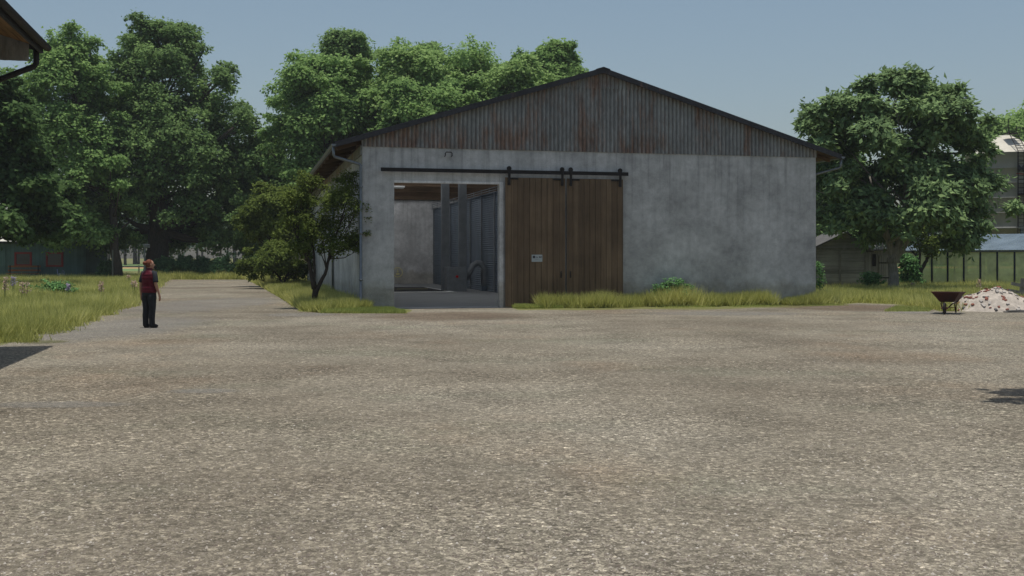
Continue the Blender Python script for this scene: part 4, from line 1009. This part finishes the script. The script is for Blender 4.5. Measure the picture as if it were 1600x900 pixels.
# ================================================================== TREES
def rep(n, f): 
    for i in range(n): f(i)
GL = 'big trees on the left'; GB = 'trees behind the barn'
Y = 94
cl = crown_px(Y, [(36,215,280),(62,180,310),(92,172,350),(130,160,352),(175,150,378),(210,145,398),(250,140,400),(300,120,400),(350,120,395),(388,150,390)], 190, 1.35, 21, depth=.9) + [(X_(388,Y)+.3*i, Y-1+.5*i, Z_(178+14*i,Y), .8, .7, .6) for i in range(4)]
cl = [c for c in cl if not (abs(c[0]-X_(247,Y)) < 2.6 and c[2] < Z_(318,Y) and c[1] < Y+1.2)]
tree('oak_tree', 'tallest dark oak with very thick trunk left of the barn', GL, (X_(246, Y), Y, 0), 20, 1.0, cl, 430, .28, M['leaf_oak'], M['bark'], 1, limbs=40)
Y = 88
cl = crown_px(Y, [(56,85,128),(70,62,145),(100,30,170),(130,15,175),(180,5,190),(250,10,195),(320,30,200),(378,60,200)], 110, 1.35, 22)
tree('broadleaf_tree', 'mid green leafy tree with slim pale trunk just left of the tallest oak', GL, (X_(183, Y), Y, 0), 18, .38, cl, 460, .28, M['leaf_mid'], M['bark'], 2)
Y = 66
cl = crown_px(Y, [(125,-60,30),(160,-110,48),(230,-140,62),(290,-150,85),(335,-150,118),(358,-130,125)], 100, 1.0, 23) + crown_px(Y, [(345,-20,120),(362,-20,128),(372,10,110)], 10, .45, 231, squash=.5)
tree('poplar_tree', 'broad leaved tree at the left edge hanging over the green shed', GL, (X_(-60, Y), Y, 0), 11, .4, cl, 330, .30, M['leaf_near'], M['bark'], 3, aspect=.95, spray=.25)
Y = 96
cl = crown_px(Y, [(225,380,425),(250,352,442),(300,345,455),(350,345,460),(392,355,455)], 66, 1.1, 24)
tree('dark_tree', 'dark smaller tree right of the tallest oak at the lane end', GL, (X_(413, Y), Y, 0), 10, .35, cl, 380, .28, M['leaf_oak'], M['bark'], 4)
Y = 140
cl = crown_px(Y, [(232,385,425),(250,370,440),(290,360,450),(370,360,450)], 26, 2.2, 25)
tree('pale_tree', 'hazy pale green tree seen in the gap left of the barn', GL, (X_(405, Y), Y, 0), 15, .4, cl, 420, .42, M['leaf_back'], M['bark'], 5)
# behind the barn
specs = [('leafy_tree', 'high dark crowned tree left behind the barn', 98, [(50,522,560),(68,503,574),(100,500,576),(118,500,570),(135,500,575),(200,500,575)], 'leaf_oak', 46, 1.15),
         ('leafy_tree', 'bright dense tree second from left behind the barn', 92, [(84,585,690),(92,572,705),(130,560,725),(180,550,730),(300,560,700)], 'leaf_back', 85, 1.15),
         ('leafy_tree', 'pale yellowish sparse tree behind the left half of the barn gable', 96, [(92,728,765),(108,700,768),(135,690,780),(180,680,790),(230,680,790)], 'leaf_pale', 44, 1.0),
         ('leafy_tree', 'small smooth topped tree behind the barn between pale tree and ridge', 90, [(98,775,825),(112,758,850),(140,740,860),(230,740,860)], 'leaf_back', 44, 1.1),
         ('leafy_tree', 'tree just left of the barn ridge with spiky top', 96, [(70,860,876),(86,838,900),(104,812,915),(125,800,925),(180,800,930)], 'leaf_mid', 52, 1.1),
         ('leafy_tree', 'low bright tree behind the left eave of the barn', 90, [(95,450,530),(108,440,570),(150,436,600),(200,430,600),(280,430,600),(365,440,590)], 'leaf_mid', 120, 1.2),
         ('leafy_tree', 'low tree hidden behind the middle of the barn gable slope', 88, [(128,600,720),(160,590,740),(230,590,740)], 'leaf_mid', 44, 1.1),
         ('leafy_tree', 'dark pointed tree rising between the two left bright trees behind the barn', 99, [(72,650,678),(88,635,700),(110,620,710),(180,600,720)], 'leaf_oak', 34, 1.0),
         ('leafy_tree', 'tree far behind filling the gaps in the row behind the barn', 106, [(100,440,915),(112,440,925),(200,440,930),(330,440,900)], 'leaf_mid', 150, 1.5)]
for i, (nm, lb, Y, pr, lm, n, r) in enumerate(specs):
    cl = crown_px(Y, pr, n, r, 40+i); cxp = (pr[-1][1]+pr[-1][2])/2
    tree(nm, lb, GB, (X_(cxp, Y), Y, 0), Z_(pr[0][0], Y)*.9, .4, cl, 400, .30, M[lm], M['bark'], 60+i)
# right side
Y = 55
cl = crown_px(Y, [(114,1362,1420),(132,1340,1465),(157,1305,1505),(182,1268,1528),(205,1262,1520),(235,1268,1518),(262,1272,1535),(295,1278,1555),(330,1280,1560),(362,1290,1555),(382,1400,1545)], 100, .70, 31, depth=.85, squash=.6) + crown_px(54, [(325,1285,1375),(345,1282,1380),(358,1300,1360)], 9, .55, 36, squash=.5)
tree('ash_tree', 'broad feathery tree with pale trunk right of the barn', 'trees right of the barn', (X_(1396, Y), Y, 0), 9.4, .34, cl, 330, .33, M['leaf_right'], M['barkpale'], 7, aspect=.5, droop=.5, spray=.3,
     stems=[[(0,0,0), (0,0,1.9), (-.5,0,3.6), (-1.2,.1,6.0)], [(0,0,1.6), (.25,0,2.4), (.7,.2,4.6), (.9,.3,8.2)], [(0,0,1.7), (.5,-.1,2.5), (1.9,-.3,4.0), (3.0,-.4,5.6)]])
Y = 64
cl = crown_px(Y, [(330,1395,1460),(355,1390,1478),(380,1400,1480),(396,1415,1470)], 20, .55, 32)
tree('small_tree', 'small dark crooked tree beneath the broad tree beside the greenhouse', 'trees right of the barn', (X_(1437, Y), Y, 0), 4.0, .16, cl, 260, .16, M['leaf_olive'], M['barkdark'], 8, stems=[[(0,0,0), (-.05,0,1.0), (.05,0,2.0), (-.3,0,3.6)], [(0,0,.9), (.4,0,1.6), (.7,0,2.4), (1.0,0,3.2)]])
Y = 112
cl = crown_px(Y, [(160,1590,1660),(185,1570,1690),(230,1560,1700),(300,1560,1700)], 36, 1.9, 33)
tree('far_tree', 'bright distant tree behind the silo at the right edge', 'trees right of the barn', (X_(1630, Y), Y, 0), 15, .4, cl, 420, .36, M['leaf_mid'], M['bark'], 9)
Y = 105
cl = crown_px(Y, [(192,1545,1580),(215,1525,1595),(250,1500,1600),(330,1490,1610)], 34, 1.6, 34)
tree('far_tree', 'distant tree with sparse twiggy top directly behind the silo cone', 'trees right of the barn', (X_(1550, Y), Y, 0), 13, .35, cl, 420, .36, M['leaf_back'], M['bark'], 10)
Y = 82
cl = crown_px(Y, [(235,1270,1340),(270,1250,1370),(330,1250,1380),(375,1260,1380)], 34, 1.4, 35)
tree('far_tree', 'darker tree behind the plank shed, mostly hidden by the broad tree', 'trees right of the barn', (X_(1315, Y), Y, 0), 8, .3, cl, 420, .32, M['leaf_oak'], M['bark'], 11)
# tree beyond the right edge: its shadow falls on the gravel
rs = random.Random(77); cl = []
for i in range(26):
    cl.append((13.2+rs.uniform(-3.2,4), 13.6+rs.uniform(-2.0,2.2), 8.6+rs.uniform(-.8,3), 1.2, 1.2, .8))
for (x, y) in ((7.3,13.9),(7.6,13.75),(6.9,13.35),(7.9,13.45),(8.2,14.1),(8.6,13.0),(7.9,12.75),(9.3,13.7),(7.2,13.4),(7.5,14.15),(7.6,14.3),(8.4,14.5),(7.4,13.2),(8.9,13.35)): cl.append((x, y, 7.9, .80, .13, .15))
tree('side_tree', 'tree outside the right edge whose shadow reaches the gravel', 'trees right of the barn', (13.6, 13.8, 0), 11, .3, cl, 330, .26, M['leaf_right'], M['barkpale'], 12)

# shrubs by the barn's left corner
Y = 37.6
cl = crown_px(Y, [(272,535,555),(300,500,572),(330,485,578),(365,500,575),(395,515,560)], 24, .30, 51, squash=.9) + crown_px(Y, [(275,465,498),(300,440,505),(335,430,505),(370,430,505),(400,460,500)], 22, .31, 52, squash=.9)
tree('tall_shrub', 'multi stemmed olive green shrub tree against the barn corner', 'shrubs left of the barn', (X_(491.5, Y), Y, 0), 4.4, .10, cl, 300, .085, M['leaf_olive'], M['barkdark'], 13, cat='shrub', aspect=.6, limbs=40, spray=.35, core=.2,
     stems=[[(0,0,0), (-.02,0,.6), (.0,0,1.8), (-.3,0,3.6)], [(0,0,.5), (.35,0,1.2), (.6,0,2.1), (1.3,0,4.2)], [(0,0,.8), (-.25,0,1.8), (-.7,0,2.7), (-1.1,0,3.8)]])
Y = 62
cl = crown_px(Y, [(378,425,455),(395,395,478),(415,382,490),(432,390,485)], 24, .55, 53)
tree('low_shrub', 'low spreading olive bush with bare lower stems beside the gravel lane', 'shrubs left of the barn', (X_(443, Y), Y, 0), 2.3, .10, cl, 420, .13, M['leaf_olive'], M['barkdark'], 14, cat='shrub', spray=.3,
     stems=[[(0,0,0), (-.2,0,.6), (-.7,0,1.2), (-1.3,0,1.9)], [(0,0,0), (.1,0,.6), (.5,0,1.2), (.9,0,2.0)]])
Y = 66
cl = crown_px(Y, [(290,400,440),(315,385,455),(345,378,470),(375,385,470)], 30, .6, 54)
tree('yellow_shrub', 'tall yellowish green bush behind the low spreading bush', 'shrubs left of the barn', (X_(425, Y), Y, 0), 4.2, .12, cl, 420, .15, M['leaf_olive'], M['barkdark'], 15, cat='shrub', spray=.3)
# hedge shrubs under the oak
hl = ['round shrub under the oak directly behind the person', 'second shrub right of the person in the row under the oak', 'third shrub in the row under the oak', 'middle shrub at the closed lane end', 'fifth shrub at the lane end, right of the middle', 'shrub at the right end of the row beside the dark tree', 'small shrub left of the grey post under the trees']
for i, (px, w_, tp) in enumerate(((262,34,402),(288,36,405),(316,38,403),(345,36,406),(372,34,405),(404,40,402),(168,26,406))):
    Y = 90.5 + (i % 3); cl = crown_px(Y, [(tp+rng.choice((-2,3,5)),px-w_*.3,px+w_*.3),(tp+12,px-w_*.5,px+w_*.5),(432,px-w_*.55,px+w_*.55)], 16, .5, 70+i, ragged=.8)
    tree('hedge_shrub', hl[i], 'shrubs at the lane end', (X_(px, Y), Y, 0), 1.5, .045, cl, 150, .17, M['leaf_hedge'], M['barkdark'], 80+i, cat='shrub', limbs=6)
# bright bush near the greenhouse, vine at barn corner, weeds
Y = 63; cl = crown_px(Y, [(398,1408,1424),(412,1404,1432),(445,1402,1440)], 16, .34, 90, ragged=.9)
tree('bright_bush', 'bright green bush between the pale trunk and the greenhouse', 'bushes on the right', (X_(1419, Y), Y, 0), 1.6, .05, cl, 150, .12, M['leaf_weed'], M['barkdark'], 90, cat='shrub', limbs=6)
Y = 47; cl = crown_px(Y, [(410,1274,1282),(430,1276,1287),(458,1274,1290)], 9, .17, 91)
tree('climbing_weed', 'narrow green weed growing at the right barn corner', 'bushes on the right', (X_(1281, Y), Y, 0), 1.2, .02, cl, 45, .08, M['leaf_weed'], M['barkdark'], 91, cat='plant', limbs=4)
Y = 58; cl = crown_px(Y, [(425,1355,1370),(445,1345,1378)], 9, .3, 92)
tree('bright_bush', 'small green bush in front of the plank shed', 'bushes on the right', (X_(1362, Y), Y, 0), 1.0, .03, cl, 120, .10, M['leaf_weed'], M['barkdark'], 92, cat='shrub', limbs=4)
pw_ = W(U(1050), -.55); Y = pw_.y
cl = crown_px(Y, [(437,1035,1065),(448,1022,1078),(462,1025,1085)], 16, .15, 93, depth=.5, ragged=1.2)
tree('weed_bush', 'dark leafy weed growing in grass against the barn front wall', 'weeds', (pw_.x, pw_.y, 0), .9, .018, cl, 34, .075, M['leaf_weed'], M['barkdark'], 93, cat='plant', limbs=16, core=.1, spray=.4)
Y = 48; cl = crown_px(Y, [(440,60,100),(448,48,118),(458,52,120)], 16, .30, 94, depth=.6)
tree('weed_bush', 'low leafy weed bush standing in the left meadow', 'weeds', (X_(85, Y), Y, 0), .7, .018, cl, 55, .10, M['leaf_weed'], M['barkdark'], 94, cat='plant', limbs=10, core=.1)

# flower spikes
def flower(px, ytop, ybot, Y, mat, label, seed):
    rs = np.random.RandomState(seed); root = tag(empty('foxglove', (X_(px, Y), Y, 0)), label, 'flower', 'flower spikes in the grass')
    z1 = Z_(ytop, Y); z0 = max(.15, Z_(ybot, Y)); mb = MB()
    heads = [(0, 0)] + [(rs.uniform(-.11,.11), rs.uniform(-.1,.1)) for _ in range(2)]
    pts = []
    for hx, hy in heads:
        mb.tube([(hx*.3, hy*.3, 0), (hx, hy, z1-rs.uniform(0, .15))], .008, 5)
        for _ in range(26): t_ = rs.rand(); pts.append((hx+rs.normal()*.04*(1.3-t_), hy+rs.normal()*.05, z0+(z1-z0)*t_))
    mb.build('stem', M['leaf_weed'], root); c = np.array(pts); n = len(c); N_ = unit(rs.normal(size=(n,3))); U_ = unit(rs.normal(size=(n,3)))
    cards('blossom', c, N_, U_, np.full(n,.075), np.full(n,.06), rs.rand(n), N_, mat, root)
for i, (px, a, b, Y, m, lb) in enumerate(((7,433,452,42,'petal','pale pink flower spike furthest left in the meadow'), (21,432,446,46,'petalv','pale violet flower spike beside the leftmost pink one'), (38,441,459,40,'petal','tall pink flower spike left of the weed bush'),
        (106,443,455,45,'petalv','small violet flowers right of the weed bush in the meadow'), (156,440,455,42,'petal','pale pink flower spike midway between weed bush and person'), (207,439,448,48,'petal','small pink flowers just left of the person'),
        (202,430,434,70,'petal','tiny pink flower far behind the person in the meadow'), (1530,437,450,50,'petal','pale pink flower spike in front of the greenhouse'), (1428,442,447,56,'petal','small pink flower beside the crooked small tree'))):
    flower(px, a, b, Y, M[m], lb, 200+i)

# ================================================================== GRASS
def in_poly(x, y, poly):
    inside = np.zeros(len(x), bool); n = len(poly)
    for i in range(n):
        x1, y1 = poly[i][0], poly[i][1]; x2, y2 = poly[(i+1) % n][0], poly[(i+1) % n][1]
        c_ = ((y1 > y) != (y2 > y)) & (x < (x2-x1)*(y-y1)/((y2-y1) if y2 != y1 else 1e-9)+x1); inside ^= c_
    return inside
def sample(poly, n, rs, falloff=True):
    P_ = np.array([(p[0], p[1]) for p in poly]); lo = P_.min(0); hi = P_.max(0); X = []; Yv = []; tot = 0
    while tot < n:
        m = n*2; x = rs.uniform(lo[0], hi[0], m); y = rs.uniform(lo[1], hi[1], m) if not falloff else 1/(rs.uniform(1/max(hi[1],1), 1/max(lo[1],1), m))
        ok = in_poly(x, y, poly)
        X.append(x[ok]); Yv.append(y[ok]); tot += ok.sum()
    return np.concatenate(X)[:n], np.concatenate(Yv)[:n]
def blades(name, label, x, y, hgt, wid, mat, rs, patchy=.5, gz=0):
    n = len(x)
    def field(a, s, ph): return .5+.25*(np.sin(a*s+ph)+np.sin(a*s*.43+ph*2.1))
    f = field(x, 2.1, 1.0)*.5 + field(y, 1.3, 2.0)*.3 + field(x+y, 3.3, .3)*.2
    h_ = hgt*(1-patchy+patchy*1.5*f)*rs.uniform(.5, 1.15, n); c = np.stack([x, y, np.zeros(n)+gz], 1)
    up = np.stack([rs.normal(0,.44,n), rs.normal(0,.44,n), np.ones(n)], 1); nr = unit(np.stack([rs.normal(size=n), rs.normal(size=n), np.zeros(n)], 1))
    cn = unit(np.stack([rs.normal(0,.25,n), rs.normal(0,.25,n)-.12, np.ones(n)], 1))
    rn = np.clip(.45 + (f-.5)*.7 + rs.normal(0,.20,n), 0, 1)
    o = cards(name, c, nr, up, h_, np.full(n, wid)*rs.uniform(.6,1.4,n)*(1+y/60), rn, cn, mat, tri=True); tag(o, label, 'grass', None, 'stuff'); return o
rs = np.random.RandomState(5)
ylp = [(p.x, p.y) for p in yard_left]
def shift(l, dx, dy=0): return [(a+dx, b+dy) for a, b in l]
left_poly = shift(ylp, -.12, .1) + [(-20.0, 100), (-62, 100), (-15.5, 23.5), (-11.2, 22.4)]
left_poly = [(-14.0, 22.7), (-11.2, 22.7)] + shift(ylp, .12, -.12)[1:] + [(-20, 100), (-64, 100), (-36, 60)]
x, y = sample(left_poly, 200000, rs)
ex = []; ey = []
for a, b in zip(ylp, ylp[1:]):
    L_ = math.hypot(b[0]-a[0], b[1]-a[1])
    for _ in range(int(L_*2.2)):
        t_ = rs.rand(); m_ = rs.randint(50, 160); cx_, cy_ = a[0]+(b[0]-a[0])*t_+rs.uniform(-.25,.35), a[1]+(b[1]-a[1])*t_; sp_ = rs.uniform(.06, .2)
        ex.append(cx_+rs.normal(0, sp_, m_)); ey.append(cy_+rs.normal(0, sp_*1.6, m_))
ex = np.concatenate(ex); ey = np.concatenate(ey); blades('grass_tufts', 'ragged grass tufts along the left edge of the gravel', ex, ey, .36, .014, M['grass'], rs, .5)
blades('tall_grass', 'tall yellow green meadow grass left of the gravel lane', x, y, .52, .020, M['grass'], rs, .6)
lane = [(p.x, p.y) for p in (G(256,437), G(385,437))] ; yl = lane[0][1]
x = rs.uniform(-30, -14, 26000); y = rs.uniform(yl+.2, yl+7, 26000); blades('tall_grass', 'grass band closing the far end of the lane', x, y, .75, .03, M['grass'], rs, .6)
# left of barn: between lane and side wall
pl = [tuple(G(385,437)[:2]), tuple(G(405,447)[:2]), tuple(G(432,462)[:2]), tuple(G(470,486)[:2]), tuple(G(500,489)[:2]), tuple(W(-.15,-.6)[:2]), tuple(W(-.12, 5)[:2]), tuple(W(-.12, LEN)[:2]), (-16, 85)]
x, y = sample(pl, 60000, rs); blades('tall_grass', 'tall grass between the lane and the barn side wall', x, y, .55, .018, M['grass'], rs, .6)
x, y = sample([tuple(G(500,489.5)[:2]), tuple(G(560,490)[:2]), tuple(G(636,490)[:2]), tuple(W(U(612),-.03)[:2]), tuple(W(-.1,-.05)[:2]), tuple(W(-.4,.8)[:2])], 16000, rs, False); blades('short_grass', 'short bright grass at the barn left corner', x, y, .20, .012, M['grass_lo'], rs, .5)
x, y = sample([tuple(p[:2]) for p in (W(-.9,-.35), W(.25,-.35), W(.25,-.05), W(-.9,.1))], 3000, rs, False); blades('tall_grass', 'grass tuft at the foot of the barn downpipe', x, y, .5, .014, M['grass'], rs, .5)
# barn front strip
n = 62000; u = rs.uniform(U(838), WID+.3, n); v = -.05-1.0*rs.rand(n)
ed = .55+.38*np.sin(u*1.7)+.22*np.sin(u*4.1+1)+.12*np.sin(u*9); ok = (-v < ed*1.0+.32+.25*(rs.rand(n) < .12)) & ~((np.abs(u-U(1207)) < .25))
u, v = u[ok], v[ok]; ok = rs.rand(len(u)) < np.clip(.75+.9*np.sin(u*2.9+.7)*np.sin(u*1.13), .12, 1); u, v = u[ok], v[ok]; x = Cx+u*cT-v*sT; y = Cy+u*sT+v*cT; blades('tall_grass', 'tall yellow green grass along the barn front wall', x, y, .70, .014, M['grass'], rs, .8)
n = 9000; u = rs.uniform(U(800), U(870), n); v = -.1-.75*rs.rand(n); x = Cx+u*cT-v*sT; y = Cy+u*sT+v*cT; blades('short_grass', 'short bright grass before the left sliding door', x, y, .17, .012, M['grass_lo'], rs, .5)
n = 14000; u = rs.uniform(U(1000), WID+.6, n); v = -.6-.75*rs.rand(n); ok = rs.rand(n) < .5+.5*np.sin(u*2.3); u, v = u[ok], v[ok]; x = Cx+u*cT-v*sT; y = Cy+u*sT+v*cT; blades('short_grass', 'thin short grass edging the gravel before the barn wall', x, y, .07, .012, M['grass_lo'], rs, .5)
# right meadow
pr = [tuple(p[:2]) for p in (G(1288,477), G(1340,473), G(1400,475), G(1440,481), G(1475,486.5), G(1610,485.5))] + [(27, 36.2), (40, 62), (36, 70), (17, 70), (13.0, 55), (12.2, 46)]
x, y = sample(pr, 125000, rs); blades('tall_grass', 'tall grass in the right meadow before shed and greenhouse', x, y, .52, .018, M['grass'], rs, .5)
x, y = sample([tuple(p[:2]) for p in (G(1380,487), G(1452,487), G(1462,481), G(1400,479))], 3500, rs, False); blades('short_grass', 'bright short grass patch left of the wheelbarrow', x, y, .10, .012, M['grass_lo'], rs, .5)
# in the back, up to the trees, and inside the greenhouse
x = rs.uniform(16, 42, 30000); y = rs.uniform(68, 95, 30000); blades('tall_grass', 'meadow grass behind and inside the greenhouse', x, y, .6, .05, M['grass'], rs, .5)

# gravel chips lying proud of the yard surface
def chips(n, y0, y1, s0, s1, seed):
    rs = np.random.RandomState(seed); y = 1/rs.uniform(1/y1, 1/y0, n); x = rs.uniform(-.56, .56, n)*y
    s = rs.uniform(s0, s1, n)*(.5+rs.rand(n)**3); a = rs.uniform(0, 2*np.pi, n)
    base = np.array([(1,0,0),(.3,.8,0),(-.8,.5,0),(-.7,-.6,0),(.4,-.8,0),(.15,.05,.55)])
    jit = rs.uniform(.6, 1.25, (n,6,1)); v = base[None]*jit*s[:,None,None]
    ca, sa = np.cos(a)[:,None], np.sin(a)[:,None]; vx = v[:,:,0]*ca-v[:,:,1]*sa*.7; vy = v[:,:,0]*sa+v[:,:,1]*ca*.7
    co = np.stack([vx+x[:,None], vy+y[:,None], v[:,:,2]+.004], 2).reshape(-1,3)
    me = bpy.data.meshes.new('gravel_chips'); fs = []
    idx = (np.arange(n)*6)[:,None,None] + np.array([(0,1,5),(1,2,5),(2,3,5),(3,4,5),(4,0,5)])[None]; idx = idx.reshape(-1)
    me.vertices.add(n*6); me.vertices.foreach_set('co', co.ravel().astype(np.float32)); me.loops.add(len(idx)); me.loops.foreach_set('vertex_index', idx.astype(np.int32))
    nf = n*5; me.polygons.add(nf); me.polygons.foreach_set('loop_start', np.arange(0, nf*3, 3, dtype=np.int32)); me.polygons.foreach_set('loop_total', np.full(nf, 3, dtype=np.int32)); me.update(calc_edges=True)
    at = me.attributes.new('rnd', 'FLOAT', 'FACE'); at.data.foreach_set('value', np.repeat(rs.rand(n), 5).astype(np.float32))
    k = MT('gravel_chip', .95, 0, .1); c = k.ramp(k.attr('rnd'), [(0, (.12,.10,.085)), (.55, (.21,.185,.155)), (.9, (.32,.29,.25)), (1, (.46,.43,.39))]); k.color(c); me.materials.append(k.m)
    o = bpy.data.objects.new('gravel_chips', me); C.objects.link(o); tag(o, 'loose stone chips scattered over the gravel yard', 'gravel', None, 'stuff')
chips(52000, 5.2, 20, .006, .016, 3)

# ================================================================== FAR WOODLAND
rs = np.random.RandomState(9); mb = MB(); rng = random.Random(9); pts = []
for i in range(230):
    x = rng.uniform(-190, 190); y = rng.uniform(235, 290); mb.tube([(x, y, 0), (x+rng.uniform(-.5,.5), y, 11)], [.32, .15], 5, caps=False)
    for _ in range(4): pts.append((x+rng.uniform(-3,3), y+rng.uniform(-3,3), rng.uniform(5.0,12), 3.4, 3.4, 2.4))
wt = mb.build('woodland_trunks', M['bark']); tag(wt, 'thin trunks of the distant woodland beyond the fields', 'woodland', None, 'stuff')
c, n_, u_, L_, W_, rn, cn = leaf_cloud(rs, pts, 75, 1.0, .8, np.array([0, 260, -50.]), .1, .3)
o = cards('woodland', c, n_, u_, L_, W_, rn, cn, M['leaf_far']); tag(o, 'grey green distant woodland beyond the fields', 'woodland', None, 'stuff')

# ================================================================== AIR
hb_ = MB().box(-420, 420, -60, 420, -1, 60); k = MT('thin_air'); k.N.remove(k.b)
pv = k.N.new('ShaderNodeVolumePrincipled'); pv.inputs['Color'].default_value = (.86,.92,.98,1); pv.inputs['Density'].default_value = HAZE; pv.inputs['Anisotropy'].default_value = .2
k.L(pv.outputs[0], k.N['Material Output'].inputs['Volume']); o = hb_.build('haze', k.m); o['kind'] = 'stuff'; o['label'] = 'thin pale haze filling the air over the yard and woods'
